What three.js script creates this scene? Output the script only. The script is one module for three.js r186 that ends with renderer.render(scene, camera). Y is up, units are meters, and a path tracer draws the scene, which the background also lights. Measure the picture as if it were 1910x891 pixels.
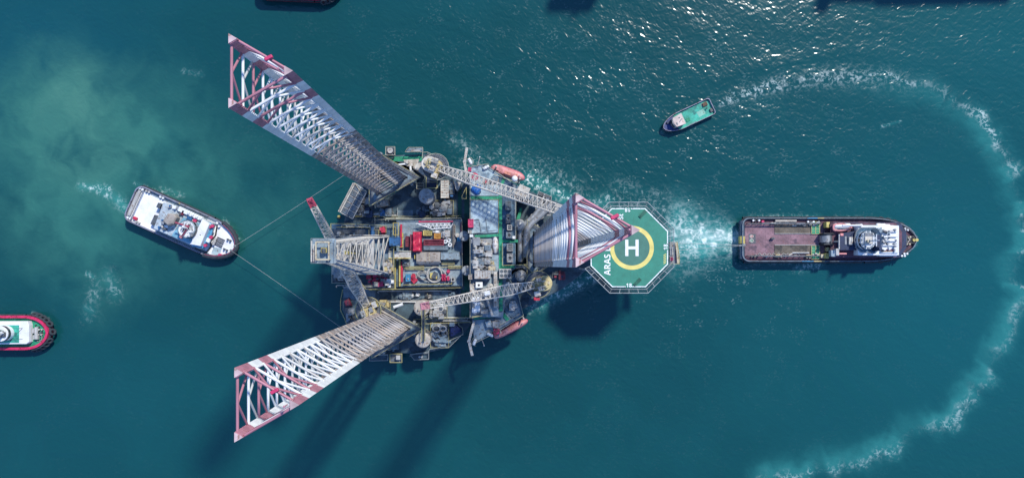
import * as THREE from 'three';
import { mergeGeometries, toCreasedNormals } from 'three/addons/utils/BufferGeometryUtils.js';
import { RoundedBoxGeometry } from 'three/addons/geometries/RoundedBoxGeometry.js';
import { FontLoader } from 'three/addons/loaders/FontLoader.js';
import { TextGeometry } from 'three/addons/geometries/TextGeometry.js';

// ---------------------------------------------------------------- camera, sky, sun, exposure
const F = 1273, HC = 218, NX = 932, NY = 495;          // focal length in photo pixels, height over the sea, the point straight below
const scene = new THREE.Scene();
const camera = new THREE.PerspectiveCamera(2 * Math.atan(445.5 / F) * 180 / Math.PI, 1910 / 891, 1, 9000);
camera.position.set(0, HC, 0);
camera.up.set(0, 0, -1);
camera.lookAt(0, 0, 0);
camera.setViewOffset(1910, 891, 955 - NX, 445.5 - NY, 1910, 891);
camera.updateProjectionMatrix();

const renderer = new THREE.WebGLRenderer({ antialias: true });
renderer.setSize(1910, 891);
renderer.toneMapping = THREE.LinearToneMapping;
renderer.toneMappingExposure = 1.5;
renderer.shadowMap.enabled = true;

{ // clear blue sky, paler towards the horizon
  const w = 64, h = 32, d = new Float32Array(w * h * 4);
  for (let j = 0; j < h; j++) for (let i = 0; i < w; i++) {
    const el = Math.sin(((j + .5) / h - .5) * Math.PI), t = Math.pow(1 - Math.max(0, el), 3);
    const k = (j * w + i) * 4;
    d[k] = .11 + .36 * t; d[k + 1] = .235 + .40 * t; d[k + 2] = .585 + .33 * t; d[k + 3] = 1;
    if (el < 0) { d[k] = .03; d[k + 1] = .1; d[k + 2] = .15; }
  }
  const sky = new THREE.DataTexture(d, w, h, THREE.RGBAFormat, THREE.FloatType);
  sky.mapping = THREE.EquirectangularReflectionMapping; sky.magFilter = THREE.LinearFilter; sky.minFilter = THREE.LinearFilter; sky.needsUpdate = true;
  scene.background = sky; scene.environment = sky;
}
const sunDir = new THREE.Vector3(.365, .745, -.56).normalize();
const sun = new THREE.DirectionalLight(new THREE.Color(1, .95, .87), 3.4);
sun.position.copy(sunDir).multiplyScalar(500);
sun.castShadow = true; sun.shadow.radius = 7.5;
Object.assign(sun.shadow.camera, { left: -260, right: 260, top: 260, bottom: -260, near: 1, far: 1200 });
sun.shadow.mapSize.set(4096, 4096);
scene.add(sun);

// ---------------------------------------------------------------- helpers
const V = (x, y, z) => new THREE.Vector3(x, y, z);
const W = (px, py, y = 0) => V((px - NX) * (HC - y) / F, y, (py - NY) * (HC - y) / F);   // a place read off the photo at a known height
const S = y => (HC - y) / F;
function rng(a) { return () => { a |= 0; a = a + 0x6D2B79F5 | 0; let t = Math.imul(a ^ a >>> 15, 1 | a); t = t + Math.imul(t ^ t >>> 7, 61 | t) ^ t; return ((t ^ t >>> 14) >>> 0) / 4294967296; }; }
// value noise
const NT = new Float32Array(65536); { const r = rng(77); for (let i = 0; i < 65536; i++) NT[i] = r(); }
function vn(x, y) {
  const xi = Math.floor(x), yi = Math.floor(y); let fx = x - xi, fy = y - yi;
  fx = fx * fx * (3 - 2 * fx); fy = fy * fy * (3 - 2 * fy);
  const x0 = xi & 255, x1 = (xi + 1) & 255, y0 = (yi & 255) << 8, y1 = ((yi + 1) & 255) << 8;
  const a = NT[y0 | x0], b = NT[y0 | x1], c = NT[y1 | x0], d = NT[y1 | x1];
  return a + (b - a) * fx + (c - a) * fy + (a - b - c + d) * fx * fy;
}
function fbm(x, y, o) { let s = 0, a = .5, n = 0; for (let i = 0; i < o; i++) { s += a * vn(x, y); n += a; a *= .5; x = x * 2.03 + 17.3; y = y * 2.03 + 9.1; } return s / n; }
const sst = (a, b, x) => { const t = Math.min(1, Math.max(0, (x - a) / (b - a))); return t * t * (3 - 2 * t); };
const clamp01 = x => Math.min(1, Math.max(0, x));

const used = {};
function numbered(n) { used[n] = (used[n] ?? -1) + 1; return used[n] ? n + '_' + String(used[n]).padStart(3, '0') : n; }
function thing(name, label, category, pos = V(0, 0, 0), turn = 0, group) {
  const o = new THREE.Group(); o.name = numbered(name); o.position.copy(pos); o.rotation.y = turn;
  o.userData = { label, category }; if (group) o.userData.group = group;
  scene.add(o); return o;
}
function dup(o, label, pos, turn = 0, group) {
  const c = o.clone(); c.name = numbered(o.name.replace(/_\d{3}$/, '')); c.position.copy(pos); c.rotation.y = turn;
  c.userData = { ...o.userData, label }; if (group) c.userData.group = group; scene.add(c); return c;
}
function boxUV(g) {
  const p = g.attributes.position, n = g.attributes.normal, uv = new Float32Array(p.count * 2);
  for (let i = 0; i < p.count; i++) {
    const x = p.getX(i), y = p.getY(i), z = p.getZ(i), ax = Math.abs(n.getX(i)), ay = Math.abs(n.getY(i)), az = Math.abs(n.getZ(i));
    let u, v; if (ay >= ax && ay >= az) { u = x; v = z; } else if (ax > az) { u = z; v = y; } else { u = x; v = y; }
    uv[2 * i] = u / 8; uv[2 * i + 1] = v / 8;
  }
  g.setAttribute('uv', new THREE.BufferAttribute(uv, 2)); return g;
}
function clean(g) { g = g.index ? g.toNonIndexed() : g; for (const k of Object.keys(g.attributes)) if (!['position', 'normal', 'uv'].includes(k)) g.deleteAttribute(k); return g; }
function part(name, geos, mat, parent, kind) {
  const list = (Array.isArray(geos) ? geos.flat(9) : [geos]).map(clean);
  const g = boxUV(list.length > 1 ? mergeGeometries(list, false) : list[0]);
  const m = new THREE.Mesh(g, mat); m.name = name; m.castShadow = m.receiveShadow = true;
  if (kind) m.userData.kind = kind;
  parent.add(m); return m;
}
const bx = (w, h, d, x = 0, y = 0, z = 0, ry = 0) => { const g = new THREE.BoxGeometry(w, h, d); g.translate(0, h / 2, 0); if (ry) g.rotateY(ry); g.translate(x, y, z); return g; };
const rb = (w, h, d, x = 0, y = 0, z = 0, ry = 0, r = .12) => { const g = new RoundedBoxGeometry(w, h, d, 1, Math.min(r, w * .3, h * .3, d * .3)); g.translate(0, h / 2, 0); if (ry) g.rotateY(ry); g.translate(x, y, z); return g; };
const cyl = (r0, r1, h, x = 0, y = 0, z = 0, n = 16) => { const g = new THREE.CylinderGeometry(r1, r0, h, n); g.translate(x, y + h / 2, z); return g; };
const UP = V(0, 1, 0);
function tube(a, b, r, n = 6, r2 = r) {
  const d = b.clone().sub(a), l = d.length(), g = new THREE.CylinderGeometry(r2, r, l, n);
  g.applyQuaternion(new THREE.Quaternion().setFromUnitVectors(UP, d.normalize())); g.translate((a.x + b.x) / 2, (a.y + b.y) / 2, (a.z + b.z) / 2); return g;
}
function bar(a, b, w, h) { // rectangular bar
  const d = b.clone().sub(a), l = d.length(), g = new THREE.BoxGeometry(w, h, l); const m = new THREE.Matrix4().lookAt(a, b, Math.abs(d.y) > .98 * l ? V(1, 0, 0) : UP);
  g.applyMatrix4(m); g.translate((a.x + b.x) / 2, (a.y + b.y) / 2, (a.z + b.z) / 2); return g;
}
const pipe = (pts, r, closed = false, n = 8, seg) => new THREE.TubeGeometry(new THREE.CatmullRomCurve3(pts, closed, 'catmullrom', .3), seg ?? pts.length * 6, r, n, closed);
function plate(pts, y0, y1, holes = [], bevel = 0) { // pts: [x,z]
  const sh = new THREE.Shape(pts.map(p => new THREE.Vector2(p[0], -p[1])));
  for (const h of holes) sh.holes.push(new THREE.Path(h.map(p => new THREE.Vector2(p[0], -p[1]))));
  const g = new THREE.ExtrudeGeometry(sh, { depth: y1 - y0 - 2 * bevel, bevelEnabled: bevel > 0, bevelThickness: bevel, bevelSize: bevel, bevelOffset: -bevel, bevelSegments: 1, curveSegments: 24 });
  g.rotateX(-Math.PI / 2); g.translate(0, y0 + bevel, 0); return g;
}
// places on a thing, read off the photo
const L = (o, px, py, y) => W(px, py, y).sub(o.position);
const poly = (o, pts, y) => pts.map(p => { const v = L(o, p[0], p[1], y); return [v.x, v.z]; });
const pplate = (o, pts, y0, y1, bevel = 0) => plate(poly(o, pts, y1), y0 - o.position.y, y1 - o.position.y, [], bevel);
function pbox(o, x0, z0, x1, z1, y0, y1, round = true) {
  const a = L(o, Math.min(x0, x1), Math.min(z0, z1), y1), b = L(o, Math.max(x0, x1), Math.max(z0, z1), y1);
  return (round ? rb : bx)(b.x - a.x, y1 - y0, b.z - a.z, (a.x + b.x) / 2, y0 - o.position.y, (a.z + b.z) / 2);
}
const ptube = (o, x0, z0, y0, x1, z1, y1, r, n) => tube(L(o, x0, z0, y0), L(o, x1, z1, y1), r, n);
function railGeos(pts, y, closed = false, h = 1.1, r = .055) { // pts: [x,z] in metres
  const rail = [], post = [], P = closed ? [...pts, pts[0]] : pts;
  for (let i = 0; i + 1 < P.length; i++) {
    const [x0, z0] = P[i], [x1, z1] = P[i + 1], l = Math.hypot(x1 - x0, z1 - z0); if (l < .05) continue;
    for (const k of [1, .55]) rail.push(tube(V(x0, y + h * k, z0), V(x1, y + h * k, z1), k === 1 ? r : r * .7, 5));
    const n = Math.max(1, Math.round(l / 1.8));
    for (let j = 0; j < n; j++) post.push(tube(V(x0 + (x1 - x0) * j / n, y, z0 + (z1 - z0) * j / n), V(x0 + (x1 - x0) * j / n, y + h, z0 + (z1 - z0) * j / n), r * .8, 5));
  }
  return [rail, post];
}
function railing(o, pts, y, mat, closed = false, r = .085) {
  const [rail, post] = railGeos(poly(o, pts, y), y - o.position.y, closed, 1.1, r);
  part('guard_rail', rail, mat, o); part('rail_posts', post, mat, o, 'stuff');
}

// ---------------------------------------------------------------- materials
function dataTex(w, h, fn, srgb, repeat = true) {
  const d = new Uint8Array(w * h * 4);
  for (let j = 0; j < h; j++) for (let i = 0; i < w; i++) { const c = fn(i, j), k = (j * w + i) * 4; d[k] = c[0]; d[k + 1] = c[1]; d[k + 2] = c[2]; d[k + 3] = 255; }
  const t = new THREE.DataTexture(d, w, h); t.magFilter = THREE.LinearFilter; t.minFilter = THREE.LinearMipmapLinearFilter; t.generateMipmaps = true;
  if (repeat) t.wrapS = t.wrapT = THREE.RepeatWrapping; if (srgb) t.colorSpace = THREE.SRGBColorSpace; t.needsUpdate = true; return t;
}
// tileable noise on a torus of period n
function tfbm(u, v, n, o) { let s = 0, a = .5, t = 0; for (let i = 0; i < o; i++) { const x = u * n, y = v * n, f = (xx, yy) => NT[(((yy % n) + n) % n & 255) << 8 | (((xx % n) + n) % n & 255)];
  const xi = Math.floor(x), yi = Math.floor(y); let fx = x - xi, fy = y - yi; fx = fx * fx * (3 - 2 * fx); fy = fy * fy * (3 - 2 * fy);
  const p = f(xi, yi), q = f(xi + 1, yi), r = f(xi, yi + 1), w = f(xi + 1, yi + 1); s += a * (p + (q - p) * fx + (r - p) * fy + (p - q - r + w) * fx * fy); t += a; a *= .55; n *= 2; } return s / t; }
const grime = dataTex(512, 512, (i, j) => { // light wear, a little rust
  const u = i / 512, v = j / 512, a = tfbm(u, v, 6, 5), b = tfbm(u + .37, v + .11, 14, 4), rust = sst(.62, .74, b) * .55, k = .84 + .3 * (a - .5) + .06 * (b - .5);
  const g = [k, k * .99, k * .97]; return [0, 1, 2].map(c => 255 * clamp01(g[c] * (1 - rust) + rust * [.62, .46, .36][c] * k)); }, true);
const clean512 = dataTex(256, 256, (i, j) => { const u = i / 256, v = j / 256, k = .9 + .16 * (tfbm(u, v, 5, 5) - .5) + .06 * (tfbm(u + .3, v, 24, 3) - .5); return [255 * k, 255 * k, 254 * k]; }, true);
const deckGrime = dataTex(512, 512, (i, j) => { // scuffed deck paint with stains and plate seams
  const u = i / 512, v = j / 512, a = tfbm(u, v, 4, 6), b = tfbm(u + .2, v + .6, 20, 4), st = sst(.55, .75, tfbm(u + .7, v + .3, 5, 4)), seam = (i % 256 < 3 || j % 256 < 3) ? .72 : 1;
  const k = (.8 + .5 * (a - .5) + .25 * (b - .5)) * seam; const rust = sst(.66, .8, b) * .5;
  const g = [k * (1 - .3 * st), k * (1 - .26 * st), k * (1 - .22 * st)]; return [0, 1, 2].map(c => 255 * clamp01(g[c] * (1 - rust) + rust * [.66, .5, .42][c])); }, true);
const dirt = dataTex(512, 512, (i, j) => { // heavy weathering of the leg steel below the splash of grease and rust
  const u = i / 512, v = j / 512, a = tfbm(u, v, 8, 5), b = tfbm(u + .41, v + .23, 24, 4), k = .74 + .7 * (a - .5) + .5 * (b - .5), r = sst(.5, .7, tfbm(u + .1, v + .8, 10, 4)) * .5;
  return [255 * clamp01(k * (1 + .16 * r)), 255 * clamp01(k * (1 - .1 * r)), 255 * clamp01(k * (1 - .26 * r))]; }, true);
function mat(r, g, b, o = {}) { return new THREE.MeshStandardMaterial({ color: new THREE.Color().setRGB(r, g, b), roughness: .55, metalness: 0, map: grime, bumpMap: grime, bumpScale: .012, ...o }); }
const deckm = (r, g, b) => mat(r, g, b, { map: deckGrime, bumpMap: deckGrime, bumpScale: .02, roughness: .7 });
const M = {
  white: mat(.82, .84, .84, { map: clean512 }), offWhite: mat(.66, .64, .58), cream: mat(.62, .56, .40), boom: mat(.74, .72, .66),
  legWhite: mat(.84, .86, .86, { map: clean512 }), legCap: mat(.66, .50, .52), legRed: mat(.60, .27, .35), legDark: mat(.72, .68, .65, { map: dirt, bumpMap: dirt, roughness: .7 }), legDarkB: mat(.56, .53, .52, { map: dirt, bumpMap: dirt, roughness: .8 }), legDarkC: mat(.70, .58, .48, { map: dirt, bumpMap: dirt, roughness: .8 }), legWhiteB: mat(.72, .75, .76), legChord: mat(.44, .42, .41, { map: dirt, bumpMap: dirt, roughness: .75 }),
  yellow: mat(.64, .55, .17), rail: mat(.56, .53, .25), railPale: mat(.50, .52, .42), railGrey: mat(.40, .45, .46),
  red: mat(.62, .03, .085), pink: mat(.70, .05, .17), darkRed: mat(.23, .03, .06), salmon: mat(.76, .31, .31), orange: mat(.68, .33, .06),
  blue: mat(.03, .15, .38), brightBlue: mat(.07, .35, .62), navy: mat(.015, .035, .10), navyTarp: mat(.02, .04, .16, { roughness: .8 }),
  grey: mat(.36, .38, .38), lightGrey: mat(.54, .55, .54), darkGrey: mat(.11, .13, .15), black: mat(.02, .024, .03), rubber: mat(.035, .05, .065, { roughness: .85 }),
  blueGrey: mat(.19, .26, .32), paleBlue: mat(.30, .40, .47), steel: mat(.42, .45, .47, { metalness: .4, roughness: .45 }), tarp: mat(.40, .37, .34, { roughness: .9 }), tankGrey: mat(.36, .40, .43), tankCream: mat(.52, .49, .44),
  rope: mat(.55, .58, .57, { roughness: .9 }), brown: mat(.22, .12, .07), wood: mat(.20, .17, .13, { map: deckGrime, roughness: .85 }),
  deck: deckm(.07, .125, .16), deckMid: deckm(.20, .29, .35), roof: deckm(.47, .62, .68), deckGreen: deckm(.018, .35, .185), deckDarkGreen: deckm(.02, .15, .10), deckGrey: deckm(.32, .42, .48), deckBrown: deckm(.31, .175, .205), deckMaroon: deckm(.17, .07, .10), deckWhite: mat(.88, .89, .90, { map: clean512 }), deckTeal: deckm(.05, .50, .36), deckBlue: deckm(.08, .17, .26),
  heliGreen: mat(.034, .245, .170, { roughness: .7, map: clean512 }), heliGrey: mat(.062, .20, .15, { roughness: .7, map: clean512 }), heliYellow: mat(.78, .66, .19, { map: clean512 }), paintWhite: mat(.88, .89, .88, { map: clean512 }), glass: mat(.02, .03, .04, { roughness: .15 }),
  grate: mat(.13, .155, .185), panel: mat(.13, .175, .225), gold: mat(.62, .53, .27),
};

// ---------------------------------------------------------------- sea
const WX = 428, WZ = 214, TW = 2048, TH = 1024;
const arcPts = [[1336, 196], [1380, 178], [1440, 160], [1510, 146], [1590, 140], [1660, 146], [1730, 160], [1790, 190], [1840, 235], [1880, 290], [1903, 350], [1912, 420], [1910, 490], [1898, 560], [1878, 630], [1852, 685], [1815, 735], [1760, 782], [1690, 825], [1610, 855], [1530, 875], [1450, 892], [1380, 902]];
function arcDist(x, y) { // signed distance to the wake (positive outside the circle), position along it 0..1
  let best = 1e9, at = 0, side = 1;
  for (let i = 0; i + 1 < arcPts.length; i++) {
    const [ax, ay] = arcPts[i], [bx_, by] = arcPts[i + 1], dx = bx_ - ax, dy = by - ay, t = clamp01(((x - ax) * dx + (y - ay) * dy) / (dx * dx + dy * dy));
    const qx = x - ax - dx * t, qy = y - ay - dy * t, d = Math.hypot(qx, qy);
    if (d < best) { best = d; at = (i + t) / (arcPts.length - 1); side = qx * dy - qy * dx > 0 ? 1 : -1; }
  }
  return [best * side, at];
}
const blob = (x, y, cx, cy, rx, ry = rx) => Math.exp(-(((x - cx) / rx) ** 2 + ((y - cy) / ry) ** 2));
function segD(x, y, ax, ay, bx_, by) { const dx = bx_ - ax, dy = by - ay, t = clamp01(((x - ax) * dx + (y - ay) * dy) / (dx * dx + dy * dy)); return [Math.hypot(x - ax - dx * t, y - ay - dy * t), t]; }
// thin wandering foam threads, broken up, 0..1
function fil(x, y, s) { const qx = x / s + 1.6 * fbm(x / (2.2 * s) + 5, y / (2.2 * s), 3), qy = y / s + 1.6 * fbm(x / (2.2 * s), y / (2.2 * s) + 8, 3);
  const a = 1 - Math.abs(2 * fbm(qx, qy, 3) - 1), b = 1 - Math.abs(2 * fbm(qx * 2.1 + 40, qy * 2.1, 3) - 1);
  return Math.max(sst(.80, 1, a), .8 * sst(.84, 1, b)) * sst(.32, .66, fbm(x / (.55 * s) + 90, y / (.55 * s), 2)) * (.4 + sst(.3, .6, fbm(x / (4 * s), y / (4 * s) + 33, 3))); }
{
  const r = rng(5), waves = [];
  for (let i = 0; i < 46; i++) { // short wind waves, from the upper right, over a slight swell
    const lam = i < 6 ? 9 + r() * 10 : .7 + 3.2 * r() * r(), th = 1.8 + (r() - .5) * (i < 6 ? .8 : 1.9), k = 2 * Math.PI / lam;
    waves.push([k * Math.cos(th), k * Math.sin(th), r() * 7, (i < 6 ? .009 : .0155) / k, k]);
  }
  const hgt = new Float32Array(TW * TH), col = new Uint8Array(TW * TH * 4), nrm = new Uint8Array(TW * TH * 4);
  const enc = c => { c = clamp01(c); return 255 * (c <= .0031308 ? 12.92 * c : 1.055 * Math.pow(c, 1 / 2.4) - .055); };
  for (let j = 0; j < TH; j++) for (let i = 0; i < TW; i++) {
    const X = (i + .5) / TW * WX - WX / 2 + 4, Z = (j + .5) / TH * WZ - WZ / 2 - 4, x = NX + X * F / HC, y = NY + Z * F / HC;
    const n1 = fbm(x / 140, y / 140, 4), n2 = fbm(x / 47 + 31, y / 47 + 5, 5), n3 = fbm(x / 13 + 7, y / 13 + 77, 4);
    const wx = x + 60 * (fbm(x / 60 + 3, y / 60, 3) - .5), wy = y + 60 * (fbm(x / 60, y / 60 + 9, 3) - .5);
    // colour of the water itself: deep teal, bluer to the right and lower left, milky green sediment on the left
    let c = [.0044, .054, .063];
    const mixc = (t, d) => { c = [c[0] + (d[0] - c[0]) * t, c[1] + (d[1] - c[1]) * t, c[2] + (d[2] - c[2]) * t]; };
    mixc(.75 * blob(x, y, 1800, 560, 420, 380), [.0060, .087, .108]);
    mixc(.5 * blob(x, y, 1900, 60, 300, 160), [.007, .100, .120]);
    mixc(.6 * blob(x, y, 60, 100, 240, 200), [.0050, .072, .104]);
    mixc(.40 * blob(x, y, 150, 760, 330, 180), [.0052, .070, .090]);
    mixc(.3 * blob(x, y, 1250, 720, 300, 200), [.0042, .054, .068]);
    const wn = (fbm(wx / 70, wy / 70, 5) - .5), plume = clamp01(.5 * blob(wx, wy, 30, 240, 110, 120) + .3 * blob(wx, wy, 390, 330, 130, 80) + blob(wx, wy, 150, 250, 130, 125) * 1.05 + .75 * blob(wx, wy, 190, 400, 130, 130) + .55 * blob(wx, wy, 60, 330, 120, 150) + .5 * blob(wx, wy, 300, 260, 120, 110) + .42 * blob(wx, wy, 180, 530, 70, 70) + .35 * blob(wx, wy, 480, 430, 130, 110));
    const wn2 = fbm(wx / 26 + 40, wy / 30, 5) - .5; mixc(clamp01(plume * (.74 + 1.2 * wn + .7 * wn2) * sst(-.1, .4, plume + .5 * wn + .3 * wn2)), [.030, .138, .120]);
    const core = blob(wx, wy, 145, 180, 75, 60) + .75 * blob(wx, wy, 160, 290, 95, 60);
    mixc(clamp01(core * (.44 + 1.3 * wn + .9 * wn2)), [.060, .185, .150]);
    mixc(clamp01((n1 - .5) * .5), [.009, .10, .115]);
    // turquoise glow and foam
    let foam = 0, aer = 0;
    const [ad, at] = arcDist(x, y), aw = 1 - .35 * at;
    const wob = ad + 26 * (n2 - .5) + 16 * (n3 - .5) + (at > .3 ? 14 * (.5 - fbm(at * 46, 3.3, 2)) * 3 : 0), onArc = sst(0, .02, at) * (1 - sst(.96, 1, at));
    const bn = fbm(at * 46, 3.3, 2), bead = at < .3 ? .75 + .5 * (bn - .5) : sst(.40, .60, bn);
    aer = Math.max(aer, onArc * .32 * Math.exp(-(((wob + 12) / 22) ** 2)) * sst(.12, .45, at) * (.45 + .55 * bead));
    const r1 = fil(x, y, 9);
    foam = Math.max(foam, onArc * (.12 + .88 * bead) * (at < .42 ? .55 : .3) * Math.exp(-((wob / (at < .42 ? 7 : 9)) ** 2)) * clamp01(r1 * 1.3 + .35 * sst(.55, .8, n3)));
    if (at < .3) foam = Math.max(foam, .6 * sst(0, .01, at) * (1 - sst(.05, .3, at)) * Math.exp(-((ad / (6 + 60 * at)) ** 2)) * clamp01(r1 * 1.2));
    // wash of the supply vessel
    if (x > 1215 && x < 1400 && y > 340 && y < 570) {
      const t = (1388 - x) / 140, hw = 12 + 48 * clamp01(t) ** .8, q = (y - 446 - 6 * (n1 - .5)) / hw, env = sst(0, .05, t) * (1 - sst(.85, 1.15, t));
      const rr = Math.max(fil(x, y * 1.25, 20), .8 * fil(x + 300, y * 1.4, 10)), core2 = Math.exp(-(((y - 443) / (9 + 10 * clamp01(t))) ** 2));
      aer = Math.max(aer, env * clamp01(Math.exp(-q * q * 1.1) * (.72 + .9 * (n2 - .5) + .5 * (n3 - .5))));
      foam = Math.max(foam, env * clamp01(core2 * (.62 - .5 * clamp01(t)) * sst(.25, .7, fbm(x / 16, y / 4, 4) + .15) + Math.exp(-q * q * 1.2) * rr * .9));
    }
    // foam along the hull and round the legs
    const hullFoam = [[985, 332, 1070, 378, 16, .9], [1400, 404, 1530, 403, 4, .3], [1560, 404, 1660, 410, 4, .22], [1690, 470, 1712, 450, 4, .3], [1400, 491, 1480, 491, 4, .2], [250, 342, 330, 366, 3, .25], [415, 408, 446, 448, 4, .25], [1236, 246, 1246, 232, 3, .4], [60, 584, 90, 596, 3, .3], [1050, 372, 1075, 386, 13, 1.1], [1120, 380, 1240, 392, 22, .22], [1060, 390, 1130, 380, 20, .6], [1010, 566, 1098, 516, 12, .85], [985, 575, 1030, 556, 9, .6], [880, 305, 1000, 330, 22, .3], [940, 295, 1060, 350, 26, .2], [850, 262, 900, 290, 14, .2], [230, 380, 182, 350, 9, .6], [218, 372, 232, 388, 9, .9], [150, 348, 200, 352, 7, .55], [200, 514, 212, 545, 14, .26], [160, 574, 170, 580, 7, .36], [162, 510, 172, 516, 4, .4], [182, 530, 164, 588, 14, .16], [1645, 236, 1680, 226, 2.4, .4], [1490, 500, 1530, 492, 7, .55], [300, 350, 340, 364, 4, .22], [340, 132, 375, 138, 5, .12], [1150, 350, 1240, 372, 16, .15], [600, 270, 690, 290, 7, .2]];
    for (const [ax, ay, bx_, by, w, s] of hullFoam) { if (Math.abs(x - (ax + bx_) / 2) > Math.abs(bx_ - ax) / 2 + 3 * w || Math.abs(y - (ay + by) / 2) > Math.abs(by - ay) / 2 + 3 * w) continue;
      const [d] = segD(x, y, ax, ay, bx_, by), e = Math.exp(-((d / w) ** 2)) * s; aer = Math.max(aer, e * .4 * (.5 + n2 * .9)); foam = Math.max(foam, Math.min(1, e * 1.15) * fil(x, y, 8)); }
    // scattered white horses, more of them up and to the right
    const sc = sst(.70, .86, vn(x / 2.6, y / 1.5)) * sst(.54, .72, fbm(x / 24 + 4, y / 20, 3)) * (.04 + .9 * blob(x, y, 1150, 250, 400, 300) + .6 * blob(x, y, 1330, 540, 150, 80));
    foam = Math.max(foam, sc * .16);
    mixc(clamp01(aer), [.055, .34, .33]);
    mixc(clamp01(foam), [.66, .74, .74]);
    // towards the edge of the sheet everything settles to the open sea
    const edge = sst(0, .08, Math.min(i / TW, 1 - i / TW, j / TH * .5 + .0, (1 - j / TH) * .5)); const e2 = clamp01(edge);
    c = c.map((q, s) => [.0052, .07, .09][s] + (q - [.0052, .07, .09][s]) * e2);
    const k = (j * TW + i) * 4; for (let s = 0; s < 3; s++) col[k + s] = enc(c[s] * [.93, .95, .885][s]); col[k + 3] = 255;
    // wave height, calmer inside the wake's circle and on the left
    let calm = 1 - .45 * sst(20, -60, ad) * sst(1250, 1450, x) * sst(.15, .4, at) - .35 * sst(900, 300, x);
    calm *= 1 - .22 * blob(x, y, 1480, 0, 420, 220); calm *= (.72 + .5 * (fbm(x / 90 + 50, y / 60, 3))) * (1 + .28 * blob(x, y, 1080, 260, 330, 260) - .25 * sst(560, 760, y));
    let h = 0; const wX = X + 3.5 * (n2 - .5), wZ = Z + 3.5 * (n3 - .5);
    for (const w of waves) h += w[3] * Math.sin(w[0] * wX + w[1] * wZ + w[2]);
    h *= calm; h += .05 * (n3 - .5) + foam * .06;
    h += (.05 + .04 * sst(0, -40, ad)) * Math.exp(-((ad / (ad < 0 ? 130 : 80)) ** 2)) * Math.sin(ad / 7.5 + 3 * n1) * onArc * sst(-10, 10, ad);
    hgt[j * TW + i] = h * e2;
  }
  const dx = WX / TW;
  for (let j = 0; j < TH; j++) for (let i = 0; i < TW; i++) {
    const g = (a, b) => hgt[Math.min(TH - 1, Math.max(0, b)) * TW + Math.min(TW - 1, Math.max(0, a))];
    const sx = (g(i + 1, j) - g(i - 1, j)) / (2 * dx), sz = (g(i, j + 1) - g(i, j - 1)) / (2 * dx), l = 1 / Math.hypot(sx, sz, 1), k = (j * TW + i) * 4;
    nrm[k] = 127.5 + 127.5 * -sx * l; nrm[k + 1] = 127.5 + 127.5 * sz * l; nrm[k + 2] = 127.5 + 127.5 * l; nrm[k + 3] = 255;   // v runs against z
  }
  const mk = (d, srgb) => { // rows flipped so that v = 1 is the far (upper) side
    const f = new Uint8Array(d.length), row = TW * 4; for (let j = 0; j < TH; j++) f.set(d.subarray(j * row, (j + 1) * row), (TH - 1 - j) * row);
    const t = new THREE.DataTexture(f, TW, TH); t.magFilter = THREE.LinearFilter; t.minFilter = THREE.LinearFilter; if (srgb) t.colorSpace = THREE.SRGBColorSpace; t.needsUpdate = true; return t; };
  const g = new THREE.PlaneGeometry(6000, 6000, 1, 1); g.rotateX(-Math.PI / 2);
  const p = g.attributes.position, uv = g.attributes.uv;
  for (let i = 0; i < p.count; i++) uv.setXY(i, (p.getX(i) - 4 + WX / 2) / WX, 1 - (p.getZ(i) + 4 + WZ / 2) / WZ);
  const m = new THREE.Mesh(g, new THREE.MeshPhysicalMaterial({ map: mk(col, true), normalMap: mk(nrm, false), normalScale: new THREE.Vector2(1, 1), roughness: .19, ior: 1.33 }));
  m.name = 'sea'; m.receiveShadow = true; m.userData = { kind: 'structure', label: 'teal sea with a milky sediment plume, foam and a curved boat wake', category: 'sea' };
  scene.add(m);
}
function settle(o, px, py, from = 4.5) { // upper works were read off the photo at deck level: set each back for its real height
  for (const c of o.children) { const b = new THREE.Box3().setFromBufferAttribute(c.geometry.attributes.position); if (b.min.y < from) continue;
    const k = (Math.min(b.max.y, b.min.y + 3) - 3) / F, d = V(-(px - NX) * k, 0, -(py - NY) * k).applyAxisAngle(UP, -o.rotation.y); c.position.x += d.x; c.position.z += d.z; } }
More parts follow.
